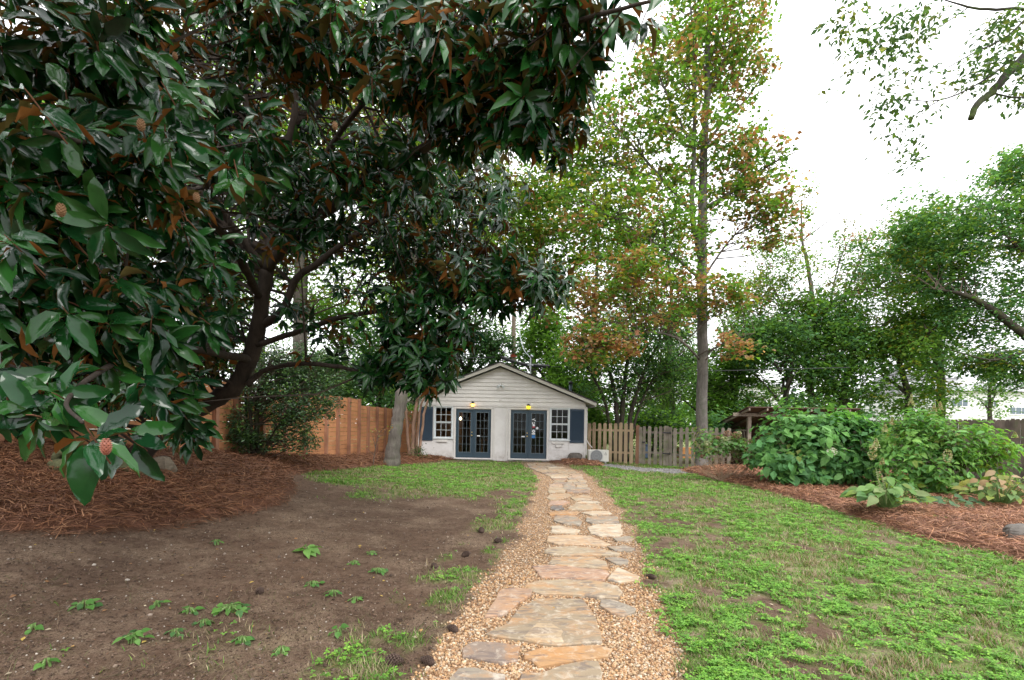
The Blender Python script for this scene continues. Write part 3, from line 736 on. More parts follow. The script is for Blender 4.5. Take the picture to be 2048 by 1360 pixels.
for a_, b_ in ((-4.34, RX), (RX, OX + .08)):
    MB().prism(slab(a_, b_, -.115, .013, 0, 0), OY0, OY0 + .03).build('fascia', M['soffit'], house)
    MB().prism(slab(a_, b_, -.03, .010, 0, 0), OY0 + .032, OY1 - .02).build('soffit', M['soffit'], house)
for xe in (-4.34, OX + .05):
    zz = roofz(xe); MB().box(xe, xe + .025, OY0 + .032, OY1 - .02, zz - .15, zz - .032).build('fascia', M['trim'], house)
for yy in np.arange(FY + .1, FY + 6.8, .6):
    q = MB(); q.prism([(WX1 + .002, roofz(WX1) - .14), (OX, roofz(OX) - .10), (OX, roofz(OX) - .034), (WX1 + .002, roofz(WX1) - .034)], yy, yy + .05); q.build('rafter_tail', M['soffit'], house)
# pilaster between the doors
pa, pb = hx(882), hx(1001)
q = MB(); q.box(pa, pa + .06, FY - .04, FY - .001, .02, 2.243, .003); q.box(pb - .05, pb, FY - .04, FY - .001, .02, 2.243, .003); q.build('pilaster', M['trim'], house)
# double doors
def french(x0, x1, z0, z1, label, stickers):
    fr = MB(); tw = .075
    fr.box(x0 - tw, x0 + .004, FY - .035, FY + .10, z0 - .02, z1 + .02, .004); fr.box(x1 - .004, x1 + tw, FY - .035, FY + .10, z0 - .02, z1 + .02, .004)
    fr.box(x0 - tw, x1 + tw, FY - .038, FY + .10, z1 + .022, z1 + .088, .004); fr.box(x0 - tw - .02, x1 + tw + .02, FY - .09, FY + .13, z0 - .055, z0 - .022, .004)
    fr.build('door_frame', M['trim'], house)
    mid = (x0 + x1) / 2
    for s_, (a, b_) in enumerate(((x0 + .008, mid - .003), (mid + .003, x1 - .008))):
        d = MB(); yf, yb = FY + .03, FY + .075; st = .115; gt, gb = z1 - .135, z0 + .235
        d.box(a, a + st, yf, yb, z0, z1 - .006, .003); d.box(b_ - st, b_, yf, yb, z0, z1 - .006, .003)
        d.box(a + st, b_ - st, yf + .001, yb - .001, z0, gb, .0); d.box(a + st, b_ - st, yf + .001, yb - .001, gt, z1 - .006, .0)
        if s_ == 0: d.box(b_ - .03, b_ + .004, yf - .014, yf - .001, z0 + .01, z1 - .012, .003)
        door = d.build('door', M['slate'], house)
        bd = MB(); ga, gbx = a + st, b_ - st
        bd.box(ga - .012, ga + .006, yf - .008, yf - .001, gb - .012, gt + .012); bd.box(gbx - .006, gbx + .012, yf - .008, yf - .001, gb - .012, gt + .012)
        bd.box(ga + .0065, gbx - .0065, yf - .008, yf - .001, gb - .012, gb + .006); bd.box(ga + .0065, gbx - .0065, yf - .008, yf - .001, gt - .006, gt + .012)
        cw, ch = (gbx - ga) / 3, (gt - gb) / 5
        for i in (1, 2): bd.box(ga + cw * i - .007, ga + cw * i + .007, yf + .006, yf + .026, gb, gt)
        for j in range(1, 5): bd.box(ga, gbx, yf + .008, yf + .024, gb + ch * j - .007, gb + ch * j + .007)
        bd.build('glazing_bars', M['doorbars'], door)
        for i in range(3):
            for j in range(5):
                MB().box(ga + cw * i + .001, ga + cw * (i + 1) - .001, yf + .014, yf + .018, gb + ch * j + .001, gb + ch * (j + 1) - .001).build('pane', M['glass'], door)
        if s_ == 0:
            h = MB(); hx_, hz_ = b_ - .06, z0 + .93; h.lathe(hx_, yf, [(.028, 0), (.028, -.008), (.012, -.012), (.012, -.04), (.03, -.048), (.032, -.062), (.02, -.074)], 12, 'y', hz_); h.build('handle', M['brass'], door, True)
            h = MB(); h.lathe(hx_, yf, [(.026, 0), (.026, -.012), (.018, -.018)], 12, 'y', hz_ + .13); h.build('lock', M['brass'], door, True)
        for (sx_, sz_, w_, h_, c_, shp) in stickers:
            if a < sx_ < b_:
                q = MB()
                if shp == 'o': q.lathe(sx_, yf + .013, [(w_ / 2, 0), (w_ / 2, -.002)], 14, 'y', sz_)
                else: q.box(sx_ - w_ / 2, sx_ + w_ / 2, yf + .0045, yf + .0055, sz_ - h_ / 2, sz_ + h_ / 2)
                q.build('sticker', c_, door)
M['doorbars'] = plain('door_glazing_paint', (.10, .13, .15), .5, .1, 5, 0)
SW, SB, SR, SD = plain('sticker_white', (.7, .72, .75), .5, .1, 30, 0), plain('sticker_blue', (.03, .16, .42), .5, .1, 30, 0), plain('sticker_red', (.35, .04, .06), .5, .1, 30, 0), plain('sticker_dark', (.03, .04, .06), .5, .1, 30, 0)
px2 = lambda x, y: (P(1010 + x / 8.5, 780 + y / 8.5, HY).x, P(1010 + x / 8.5, 780 + y / 8.5, HY).z)
stk = []
for x, y, w_, h_, c_, s_ in ((308, 792, .14, .05, SW, 'r'), (478, 503, .09, .035, SW, 'r'), (512, 520, .05, .05, SW, 'o'), (497, 492, .04, .04, SW, 'o'), (470, 565, .035, .09, SW, 'r'), (499, 560, .045, .06, SW, 'o'), (489, 600, .10, .06, SW, 'o'), (487, 630, .11, .07, SR, 'r'),
                             (548, 648, .10, .10, SW, 'o'), (486, 702, .13, .13, SW, 'o'), (484, 745, .14, .06, SW, 'r'), (482, 793, .13, .13, SB, 'r')):
    q = px2(x, y); stk.append((q[0], q[1], w_, h_, c_, s_))
lab2 = [(hx(757), hz(757, 818), .13, .045, SW, 'r')]
french(-2.34, -.866, DZ0, DZ1, '', lab2)
french(-.06, 1.452, DZ0, DZ1, '', stk)
# inner marks on the round stickers
for x, y, w_, c_ in ((486, 702, .045, SD), (548, 648, .03, SD)):
    q = px2(x, y); dd = [o for o in house.children if o.name.startswith('door') and 'frame' not in o.name][-1]
    MB().lathe(q[0], HY + .03 + .0105, [(w_ / 2, 0), (w_ / 2, -.001)], 10, 'y', q[1]).build('sticker', c_, dd)
# sash windows
def sash(x0, x1, z0, z1):
    fr = MB(); y0 = FY - .03
    fr.box(x0 - .045, x0 + .004, y0, FY + .09, z0 - .01, z1 + .01, .003); fr.box(x1 - .004, x1 + .045, y0, FY + .09, z0 - .01, z1 + .01, .003)
    fr.box(x0 - .045, x1 + .045, y0 - .003, FY + .09, z1 + .012, z1 + .05, .003); fr.box(x0 - .07, x1 + .07, y0 - .03, FY + .09, z0 - .05, z0 - .012, .004)
    wn = fr.build('window', M['sash'], house)
    zm = (z0 + z1) / 2
    for a, b_, yy in ((zm, z1, FY + .02), (z0, zm, FY + .05)):
        s_ = MB(); e = .035
        s_.box(x0 + .006, x0 + e, yy, yy + .028, a, b_); s_.box(x1 - e, x1 - .006, yy, yy + .028, a, b_)
        s_.box(x0 + e, x1 - e, yy, yy + .028, a, a + e); s_.box(x0 + e, x1 - e, yy, yy + .028, b_ - e, b_)
        cw, ch = (x1 - x0 - 2 * e) / 3, (b_ - a - 2 * e) / 2
        for i in (1, 2): s_.box(x0 + e + cw * i - .008, x0 + e + cw * i + .008, yy + .003, yy + .024, a + e, b_ - e)
        s_.box(x0 + e, x1 - e, yy + .005, yy + .022, a + e + ch - .008, a + e + ch + .008)
        s_.build('sash', M['sash'], wn)
        for i in range(3):
            for j in range(2): MB().box(x0 + e + cw * i + .001, x0 + e + cw * (i + 1) - .001, yy + .011, yy + .015, a + e + ch * j + .001, a + e + ch * (j + 1) - .001).build('pane', M['glass'], wn)
sash(*op[0]); sash(*op[3])
def shutter(x0, x1, z0, z1):
    s_ = MB(); y0, y1 = FY - .045, FY - .004; e = .055
    s_.box(x0, x0 + e, y0, y1, z0, z1, .003); s_.box(x1 - e, x1, y0, y1, z0, z1, .003); s_.box(x0 + e, x1 - e, y0 + .001, y1, z0, z0 + .09); s_.box(x0 + e, x1 - e, y0 + .001, y1, z1 - .09, z1)
    sh = s_.build('shutter', M['shutter'], house); z = z0 + .095; lv = MB()
    while z < z1 - .1:
        lv.add([(x0 + e, y0 + .006, z), (x1 - e, y0 + .006, z), (x1 - e, y1 - .012, z + .035), (x0 + e, y1 - .012, z + .035), (x0 + e, y0 + .012, z - .004), (x1 - e, y0 + .012, z - .004), (x1 - e, y1 - .004, z + .031), (x0 + e, y1 - .004, z + .031)], [(0, 1, 2, 3), (5, 4, 7, 6), (4, 5, 1, 0), (3, 2, 6, 7), (1, 5, 6, 2), (4, 0, 3, 7)]); z += .034
    q = lv.build('louvres', M['shutter'], sh)
shutter(hx(252), hx(366), .80, 2.20); shutter(hx(1534), hx(1655), .80, 2.20)
for c0, c1, d0, d1 in ((400, 493, 848, 870), (1385, 1488, 866, 886), (1415, 1468, 893, 915)):
    zt, zb = hz((c0 + c1) / 2, d0), hz((c0 + c1) / 2, d1); MB().box(hx(c0), hx(c1), FY - .06, FY - .001, zb, zt - .01, .004).build('ledge', M['trim'], house)
# blocked-in panel lines under the windows
for c0, c1, zb in ((1352, 1530, hz(1440, 940)), (372, 540, .04)):
    q = MB(); q.box(hx(c0), hx(c0) + .018, FY - .012, FY - .001, zb, .86); q.box(hx(c1) - .018, hx(c1), FY - .012, FY - .001, zb, .86)
    if zb > .1: q.box(hx(c0) + .019, hx(c1) - .019, FY - .012, FY - .001, zb, zb + .018)
    q.build('panel_batten', M['trim'], house)
# interior
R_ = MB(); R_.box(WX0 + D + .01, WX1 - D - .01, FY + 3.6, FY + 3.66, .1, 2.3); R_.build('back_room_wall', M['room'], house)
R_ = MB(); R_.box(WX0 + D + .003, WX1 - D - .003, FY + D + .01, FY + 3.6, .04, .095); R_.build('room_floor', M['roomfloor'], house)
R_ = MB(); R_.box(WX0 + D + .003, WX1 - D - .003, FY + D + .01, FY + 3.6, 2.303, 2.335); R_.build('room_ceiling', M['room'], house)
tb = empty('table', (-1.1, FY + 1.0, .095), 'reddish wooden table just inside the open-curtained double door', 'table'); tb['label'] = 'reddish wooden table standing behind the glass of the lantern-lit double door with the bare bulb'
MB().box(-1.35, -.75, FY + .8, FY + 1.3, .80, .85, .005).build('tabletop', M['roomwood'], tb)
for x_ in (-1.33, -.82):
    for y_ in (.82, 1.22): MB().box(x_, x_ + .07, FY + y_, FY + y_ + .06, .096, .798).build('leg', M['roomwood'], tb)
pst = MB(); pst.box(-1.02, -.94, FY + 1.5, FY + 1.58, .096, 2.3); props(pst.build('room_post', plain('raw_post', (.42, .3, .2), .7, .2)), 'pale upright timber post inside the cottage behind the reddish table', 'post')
# hanging bulb
bl = empty('hanging_bulb', (0, 0, 0), 'bare glowing bulb hanging behind the leftmost door panes', 'light bulb')
bp = P(780 + 602 / 4.267, 680 + 672 / 4.267, FY + .9); bl.location = bp
MB().lathe(bp.x, bp.y, [(.012, .085), (.03, .06), (.052, .02), (.055, -.01), (.04, -.045), (.012, -.062)], 14, 'z', bp.z).build('bulb', M['bulb'], bl, True)
MB().tube([(bp.x, bp.y, bp.z + .085), (bp.x, bp.y, 2.30)], .006, 6).build('flex', M['black'], bl)
# wall lanterns
def lantern(c0, c1, d0, d1, gm_, label):
    x0, x1 = hx(c0), hx(c1); zt, zb = hz((c0 + c1) / 2, d0), hz((c0 + c1) / 2, d1); xc = (x0 + x1) / 2; w_ = (x1 - x0) / 2 * .92; yc = FY - .14
    e = empty('wall_lantern', (xc, FY, zb), label, 'lantern', 'wall lanterns over the doors')
    hgt = zt - zb
    MB().box(xc - .05, xc + .05, FY - .03, FY - .016, zt - .14, zt, .004).build('back_plate', M['black'], e)
    MB().tube([(xc, FY - .03, zt - .04), (xc, FY - .09, zt + .01), (xc, yc, zt - .015)], .011, 6).build('arm', M['black'], e)
    MB().lathe(xc, yc, [(.012, hgt - .01), (.03, hgt - .03), (w_, hgt - .075), (w_ * 1.02, hgt - .085)], 6, 'z', zb).build('cap', M['black'], e)
    cg = MB()
    for k in range(6):
        a = math.pi / 3 * k; cg.tube([(xc + w_ * .93 * math.cos(a), yc + w_ * .93 * math.sin(a), zb + hgt - .085), (xc + w_ * .72 * math.cos(a), yc + w_ * .72 * math.sin(a), zb + .025)], .006, 4)
    cg.lathe(xc, yc, [(w_ * .76, .025), (w_ * .78, .012), (.02, 0)], 6, 'z', zb); cg.build('cage', M['black'], e)
    MB().lathe(xc, yc, [(w_ * .80, hgt - .09), (w_ * .82, hgt - .12), (w_ * .6, .03), (w_ * .3, .026)], 12, 'z', zb).build('glass_shade', gm_, e, True)
lantern(684, 726, 527, 575, M['lamp_glass'], 'lit amber wall lantern above the double doors with the bare bulb')
lantern(1159, 1197, 547, 595, M['lamp_glass2'], 'lit bright yellow wall lantern above the double doors with stickers')
fl = empty('floodlight', (hx(940), FY, hz(940, 385)), 'white twin floodlight fixed high in the middle of the gable', 'floodlight')
q = MB(); q.lathe(hx(940), FY - .012, [(.055, 0), (.055, -.02), (.03, -.045)], 12, 'y', hz(940, 383)); q.build('base', M['trim'], fl)
for dx in (-.07, .07):
    q = MB(); c = Vector((hx(940) + dx, FY - .09, hz(940, 392))); q.tube([(hx(940), FY - .05, hz(940, 385)), c, c + Vector((dx * .4, -.06, -.03)), c + Vector((dx * .7, -.11, -.06))], [.012, .03, .05, .056], 10); q.build('lamp_head', M['sash'], fl)
q = MB(); q.box(hx(928), hx(940), FY - .03, FY - .015, hz(930, 528), hz(930, 505), .003); q.box(hx(942), hx(948), FY - .024, FY - .015, hz(944, 520), hz(944, 500)); props(q.build('wall_sensor', M['trim']), 'small pale sensor box on the siding between the two lanterns', 'sensor')
# flue pipe, service mast and its wire on the roof
e = empty('flue_pipe', (P(1141, 782, 21.6).x, 21.6, 2.7), 'dark metal flue pipe with a cap on the cottage roof slope', 'flue pipe')
x_ = P(1141, 782, 21.6).x; z0, z1 = roofz(x_), P(1141, 764, 21.6).z
MB().lathe(x_, 21.6, [(.075, 0), (.075, z1 - z0 - .09)], 12, 'z', z0).build('pipe', plain('flue_steel', (.09, .12, .15), .45, .2, 10, 0, .6), e, True)
MB().lathe(x_, 21.6, [(.10, z1 - z0 - .088), (.11, z1 - z0 - .02), (.03, z1 - z0 + .05)], 12, 'z', z0).build('cap', M['black'], e, True)
e = empty('service_mast', (P(1061, 745, 20.8).x, 20.8, 3.4), 'grey metal electric service mast rising from the cottage roof', 'mast')
x_ = P(1061, 745, 20.8).x; zt = P(1061, 716, 20.8).z
MB().tube([(x_, 20.8, roofz(x_)), (x_, 20.8, zt)], .035, 10).build('pole', M['steel'], e)
MB().tube([(x_, 20.8, zt), (x_ + .03, 20.75, zt + .09), (x_ + .1, 20.7, zt + .04)], [.035, .06, .03], 8).build('weatherhead', M['steel'], e)
bx = P(1061, 730, 20.75); MB().box(bx.x - .12, bx.x + .12, bx.y - .04, bx.y + .04, bx.z - .02, bx.z + .02).build('bracket', M['steel'], e)
# fence of the utility side: pole, cables
e = empty('utility_pole', (P(1025, 850, 25).x, 25, .05), 'brown utility pole rising behind the cottage ridge', 'utility pole')
x_ = P(1025, 850, 25).x
MB().tube([(x_ + .02, 25, 0), (x_, 25, 4), (x_ - .03, 25, P(1025, 600, 25).z)], [.13, .12, .10], 10).build('trunk', bark('pole_wood', (.16, .12, .09), (.33, .27, .21), 8, None, .4), e)
zc = P(1025, 712, 25).z; MB().box(x_ - .16, x_ + .16, 24.82, 24.87, zc - .07, zc + .07).build('red_marker', plain('red_marker', (.5, .08, .04), .6), e)
def cable(name, pts, r, label, cat='cable', n=6, m=None):
    q = MB(); q.tube([c[:3] for c in catmull([(*p, r) for p in pts], 8)], r, n); return props(q.build(name, m or M['black']), label, cat)
cable('cable_bundle', [P(1000, 714, 24.5), P(1040, 727, 24.2), P(1070, 731, 24), P(1100, 733, 23.8)], .085, 'thick black cable bundle sagging between utility pole and trees')
cable('overhead_wire', [P(1100, 733, 23.8), P(1240, 738, 23), P(1395, 742, 22), P(1700, 735, 20)], .016, 'thin black overhead wire running from the cable bundle past the maple trunk')
cable('service_wire', [P(1038, 600, 25), P(1038, 655, 24), P(1046, 695, 22.5), P(1061, 716, 20.9)], .018, 'pale twisted service wire dropping to the roof mast', m=M['steel'])
cable('service_wire', [P(330, 745, 24), P(620, 722, 23.5), P(760, 722, 23.5), P(1000, 714, 24.5)], .02, 'black wire running behind the magnolia towards the utility pole')
# conduit and air conditioner
q = MB(); a = Vector((WX1 + .05, FY - .02, 0)); q.tube([(a.x, a.y, 2.3), (a.x, a.y, .3)], .03, 8); q.build('conduit', M['trim'], house)
q = MB(); q.tube([c[:3] for c in catmull([(WX1 + .06, FY - .03, .95, .02), (WX1 + .12, FY - .12, .80, .02), (WX1 + .25, FY - .3, .63, .02)], 5)], .02, 6); q.build('hose', M['trim'], house)
ac = empty('air_conditioner', (0, 0, 0), 'cream outdoor air conditioner unit with a round fan grille beside the cottage corner', 'air conditioner')
AY = 19.4; A0, A1 = P(1177.5, 900, AY), P(1217.5, 927, AY); ac.location = ((A0.x + A1.x) / 2, AY, A1.z)
x0, x1, z0, z1 = A0.x, A1.x, A1.z + .01, A0.z + .01
MB().box(x0, x1, AY, AY + .32, z0 + .05, z1, .02).build('casing', M['ac'], ac)
fx, fz, fr_ = x0 + .31, (z0 + z1) / 2 + .02, .235
MB().box(x0 + .02, x0 + .60, AY - .012, AY - .001, z0 + .075, z1 - .03, .004).build('front_panel', plain('ac_front', (.48, .48, .45), .5, .06), ac)
q = MB(); q.lathe(fx, AY - .014, [(fr_, 0), (fr_, -.004)], 28, 'y', fz); q.build('fan_opening', plain('ac_dark', (.16, .17, .18), .6, .1), ac)
q = MB()
for k in range(12):
    zz = fz - fr_ + (k + .5) * 2 * fr_ / 12; hw = math.sqrt(max(0, fr_ ** 2 - (zz - fz) ** 2)); q.box(fx - hw, fx + hw, AY - .034, AY - .022, zz - .006, zz + .006)
for k in range(1, 4):
    n_ = 28; rr_ = fr_ * (k + .05) / 3
    q.tube([(fx + rr_ * math.cos(2 * math.pi * i / n_), AY - .03, fz + rr_ * math.sin(2 * math.pi * i / n_)) for i in range(n_ + 1)], .007, 4, False)
q.build('grille', M['acgrille'], ac)
q = MB()
lx, lz = x1 - .13, z1 - .14; s_ = .028
for dx, dz, rot in ((0, .030, 0), (-.026, -.014, 1), (.026, -.014, 2)):
    cxx, czz = lx + dx, lz + dz; a = [math.pi / 2, math.pi * 7 / 6, -math.pi / 6][rot]; d1 = (math.cos(a) * s_, math.sin(a) * s_); d2 = (-math.sin(a) * s_ * .55, math.cos(a) * s_ * .55)
    q.prism([(cxx - d1[0], czz - d1[1]), (cxx - d2[0], czz - d2[1]), (cxx + d1[0], czz + d1[1]), (cxx + d2[0], czz + d2[1])], AY - .006, AY - .0015)
q.box(lx - .05, lx + .05, AY - .005, AY - .0015, lz - .062, lz - .05)
q.build('emblem', plain('emblem_grey', (.12, .12, .13), .5), ac)
for x_ in (x0 + .1, x1 - .16): MB().box(x_, x_ + .06, AY - .02, AY + .33, z0 - .03, z0 + .048).build('foot', M['acgrille'], ac)

# ------------------------------------------------------------------ cedar fence on the bank
FXm = lambda y: -6.9 + .1 * (y - 6)
fdir = Vector((.1, 1, 0)).normalized(); fnor = Vector((1, -.1, 0)).normalized()
ys = [4.6, 5.5, 6.4, 7.3, 8.15, 9.0, 9.8, 10.45, 11.1, 12.1, 13.1, 14.15, 15.4, 16.2, 17.05, 17.9, 18.75, 19.65, 20.55, 21.5]
cf_ = empty('cedar_fence', (FXm(13), 13, .4), 'new orange cedar privacy fence of horizontal boards along the bank', 'fence')
def unit_board():
    m = MB(); m.box(-.5, .5, -.5, .5, -.5, .5); return m.mesh('board', M['cedar'])
ub = unit_board(); up_ = MB().box(-.5, .5, -.5, .5, -.5, .5).mesh('post', M['cedarpost'])
def put(me, name, parent, cx, cy, cz, lx, ly, lz, rz=0, tilt=0, color=None):
    o = link(name, me, parent); o.matrix_parent_inverse = wmat(parent).inverted()
    o.matrix_basis = Matrix.Translation((cx, cy, cz)) @ Matrix.Rotation(rz, 4, 'Z') @ Matrix.Rotation(tilt, 4, 'Y') @ Matrix.Diagonal((lx, ly, lz, 1))
    if color: o.color = color
    return o
ang = math.atan2(fdir.y, fdir.x)
for i, (a, b_) in enumerate(zip(ys, ys[1:])):
    ym = (a + b_) / 2; xm = FXm(ym); L_ = (b_ - a) * 1.005 - .004
    zt = 2.36 if b_ <= 17.95 else 2.14
    zb = float(base_z(xm, ym)) - .03; bh_ = .148; n = int((zt - zb) / bh_) + 1
    for k in range(n):
        hgt = bh_ - .010; zc = zt - bh_ * (k + .5)
        put(ub, 'board', cf_, xm + random.uniform(-.006, .006), ym, zc, L_, .022, hgt, ang + random.uniform(-.001, .001))
for y_ in ys:
    xm = FXm(y_); zt = 2.37 if y_ <= 17.95 else 2.15; zb = float(base_z(xm, y_)) - .15
    c = Vector((xm, y_, 0)) + fnor * .058
    put(up_, 'post', cf_, c.x, c.y, (zt + zb) / 2, .10, .09, zt - zb, ang)
cf2 = empty('cedar_fence', (-4.7, 21.62, .1), 'short return of the cedar fence behind the pink-stemmed shrub at the cottage corner', 'fence')
x_ = -5.33; y_ = 21.62
for i in range(3):
    for k in range(13):
        put(ub, 'board', cf2, x_ + .6 + i * 1.16 - .35, y_, 2.07 - .148 * (k + .5), 1.15, .022, .142)
    put(up_, 'post', cf2, x_ + .25 + i * 1.16 + .9, y_ - .06, 1.0, .09, .09, 2.15)
fl_ = P(398, 882, 9.95); q = MB(); q.lathe(fl_.x + .03, fl_.y - .05, [(.035, 0), (.05, .02), (.03, .05)], 10, 'z', fl_.z - .02); props(q.build('fence_light', M['sash'], None, True), 'tiny white cap light fixed to the cedar fence behind the magnolia trunk', 'light')

# ------------------------------------------------------------------ picket fence and gate
def pick_Y(px): return np.interp(px, [1172, 1275, 1345, 1400, 1480, 1700], [20.45, 19.35, 18.55, 18.0, 18.0, 18.3])
def picket_mesh(name, mat):
    m = MB(); m.prism([(-.5, -.5), (.5, -.5), (.5, .47), (.3, .5), (-.3, .5), (-.5, .47)], -.5, .5); return m.mesh(name, mat)
pn, po, prd = picket_mesh('picket', M['picket_new']), picket_mesh('picket', M['picket_old']), picket_mesh('picket', M['redpost'])
def fence_row(nm, label, cat, centers, me, mats, wd, tops, rails, group=None):
    e = empty(nm, (P(sum(centers) / len(centers), 900, 18).x, float(pick_Y(sum(centers) / len(centers))), 0), label, cat)
    for c in centers:
        Y = float(pick_Y(c)); top = P(c, tops + random.uniform(-1.2, 1.2), Y).z; x = P(c, 890, Y).x; bot = -.02 + random.uniform(-.02, .02)
        put(me, 'picket', e, x, Y, (top + bot) / 2, wd * random.uniform(.94, 1.04) * Y / 19.5, .02, top - bot, math.atan2(-2.4, 3.9), random.uniform(-.012, .012))
    for zr in rails:
        a, b_ = centers[0] - 4, centers[-1] + 4; A = P(a, 890, float(pick_Y(a))); B = P(b_, 890, float(pick_Y(b_))); A.z = B.z = zr; mid = (A + B) / 2; d = B - A
        put(up_ if False else me, 'rail', e, mid.x + .03, mid.y + .045, zr, d.length, .04, .085, math.atan2(d.y, d.x))
    return e
fence_row('picket_fence', 'tan new picket fence between the cottage and the weathered gate', 'fence', [1178.5, 1188, 1199, 1209.5, 1220.5, 1231, 1241, 1251.5, 1262.5], pn, None, .135, 846, (.45, 1.35))
g1 = fence_row('picket_fence', 'reddish end post joining tan pickets to the grey gate', 'fence post', [1275], prd, None, .16, 849, ())
gt_ = fence_row('garden_gate', 'weathered grey picket gate with black strap hinges', 'gate', [1281, 1288, 1299, 1311, 1321.5, 1330, 1334.5], po, None, .125, 853, (.5, 1.3))
for zz in (.5, 1.3):
    p = P(1338, 890, float(pick_Y(1338))); q = MB(); q.box(p.x - .24, p.x + .1, p.y - .045, p.y - .03, zz - .022, zz + .022); q.tube([(p.x + .02, p.y - .05, zz - .05), (p.x + .02, p.y - .05, zz + .05)], .014, 6); q.build('hinge', M['black'], gt_)
p = P(1287, 890, float(pick_Y(1287))); q = MB(); q.box(p.x - .08, p.x + .06, p.y - .055, p.y - .03, .88, .93); q.build('latch', M['black'], gt_)
fence_row('picket_fence', 'weathered grey picket fence running from the gate behind the maple trunk', 'fence', [1341, 1350, 1362, 1374, 1386, 1397, 1409, 1421, 1433, 1446, 1458], po, None, .13, 855, (.45, 1.3))

# ------------------------------------------------------------------ dark plank fence on the far side of the beds
pf = empty('plank_fence', (14.8, 16, 0), 'tall dark weathered plank fence with green stains behind the hydrangeas', 'fence')
ppl = picket_mesh('plank', M['plank_old']); y_ = 11.6
while y_ < 25:
    wd = random.uniform(.13, .16); zt = 1.92 + random.uniform(-.02, .02)
    put(ppl, 'plank', pf, 14.8 + random.uniform(-.006, .006), y_, zt / 2 - .03, wd, .02, zt + .06, math.pi / 2, random.uniform(-.004, .004)); y_ += wd + .006
put(ppl, 'rail', pf, 14.87, 18.3, 1.84, 13.2, .045, .10, math.pi / 2); put(ppl, 'rail', pf, 14.87, 18.3, .5, 13.2, .045, .10, math.pi / 2)

# ------------------------------------------------------------------ open shed
sh = empty('open_shed', (P(1497, 900, 18.3).x + 1.2, 19, 0), 'open wooden lean-to shed with a grey corner post and dark red inside', 'shed')
SY0, SY1 = 18.3, 20.9
sx0 = P(1497, 900, SY0).x; sx1 = sx0 + 3.3; zf, zb = P(1497, 826, SY0).z, 1.52
for x_, y_, h in ((sx0, SY0, zf - .02), (sx1, SY0, zf - .02), (sx0, SY1, zb), (sx1, SY1, zb)):
    MB().box(x_ - .065, x_ + .065, y_ - .06, y_ + .06, -.05, h - .1, .006).build('post', M['shedwood'], sh)
MB().box(sx0 - .65, sx1 + .4, SY0 - .11, SY0 - .065, zf - .13, zf - .0, .005).build('beam', M['shedwood'], sh)
def sloped(x0, x1, y0, z0, y1, z1, th):
    return MB().add([(x0, y0, z0), (x1, y0, z0), (x1, y1, z1), (x0, y1, z1), (x0, y0, z0 + th), (x1, y0, z0 + th), (x1, y1, z1 + th), (x0, y1, z1 + th)], [(3, 2, 1, 0), (4, 5, 6, 7), (0, 1, 5, 4), (2, 3, 7, 6), (1, 2, 6, 5), (3, 0, 4, 7)])
zr0 = zf + .01; k_ = (zb - zf) / (SY1 - SY0)
sloped(sx0 - .42, sx1 + .4, SY0 - .75, zr0 + .75 * -k_ * .9 + .02, SY1 + .4, zr0 + (SY1 + .4 - SY0) * k_, .03).build('roof', M['shedroof'], sh)
for x_ in (sx0 - .36, sx0 + .3, sx0 + 1.1, sx0 + 1.9, sx1): sloped(x_, x_ + .05, SY0 - .72, zr0 - .72 * k_ * .9 - .085, SY1 + .3, zr0 + (SY1 + .3 - SY0) * k_ - .10, .09).build('rafter', M['shedwood'], sh)
MB().box(sx0 + .07, sx1 - .07, SY1 - .05, SY1 - .02, 0, zb).build('back_panel', M['shedback'], sh)
MB().box(sx0 + .6, sx0 + .63, SY0 + .4, SY1 - .06, 0, 1.5).build('inner_panel', M['shedback'], sh)
lz0, lz1 = 1.47, .55
MB().box(sx0 - .02, sx0 + .02, SY0 + .065, SY1 - .065, lz0 - .05, lz0).build('rail', M['shedwood'], sh)
y_ = SY0 + .1
slm = MB().box(-.5, .5, -.5, .5, -.5, .5).mesh('slat', M['plank_old'])
while y_ < SY1 - .35:
    o = link('slat', slm, sh); o.matrix_basis = Matrix.Translation((sx0, y_ + .15, .95)) @ Matrix.Rotation(-.35, 4, 'X') @ Matrix.Diagonal((.02, .09, 1.0, 1)); y_ += .21
q = MB(); p = P(1536, 815, SY0 - .3); q.lathe(p.x, p.y, [(.02, .03), (.05, 0), (.035, -.045), (.0101, -.05)], 10, 'z', p.z - .02); props(q.build('shed_lamp', M['sash'], None, True), 'small white lamp under the roof edge of the open shed', 'lamp')

# things seen through the pickets
q = MB(); p = P(1372, 915, 24); q.box(p.x - .35, p.x + .95, 24, 24.5, .0, .52, .01); props(q.build('planter_box', plain('orange_wood', (.55, .24, .08), .7, .2)), 'orange wooden planter box glimpsed through the grey pickets', 'planter')
q = MB(); p = P(1293, 910, 23); q.box(p.x - .16, p.x + .16, 23, 23.35, .02, .62, .03); q.box(p.x - .19, p.x + .19, 22.96, 23.39, .63, .68, .02); props(q.build('storage_bin', plain('blue_plastic', (.05, .09, .16), .5, .1)), 'dark blue bin glimpsed through the garden gate pickets', 'bin')

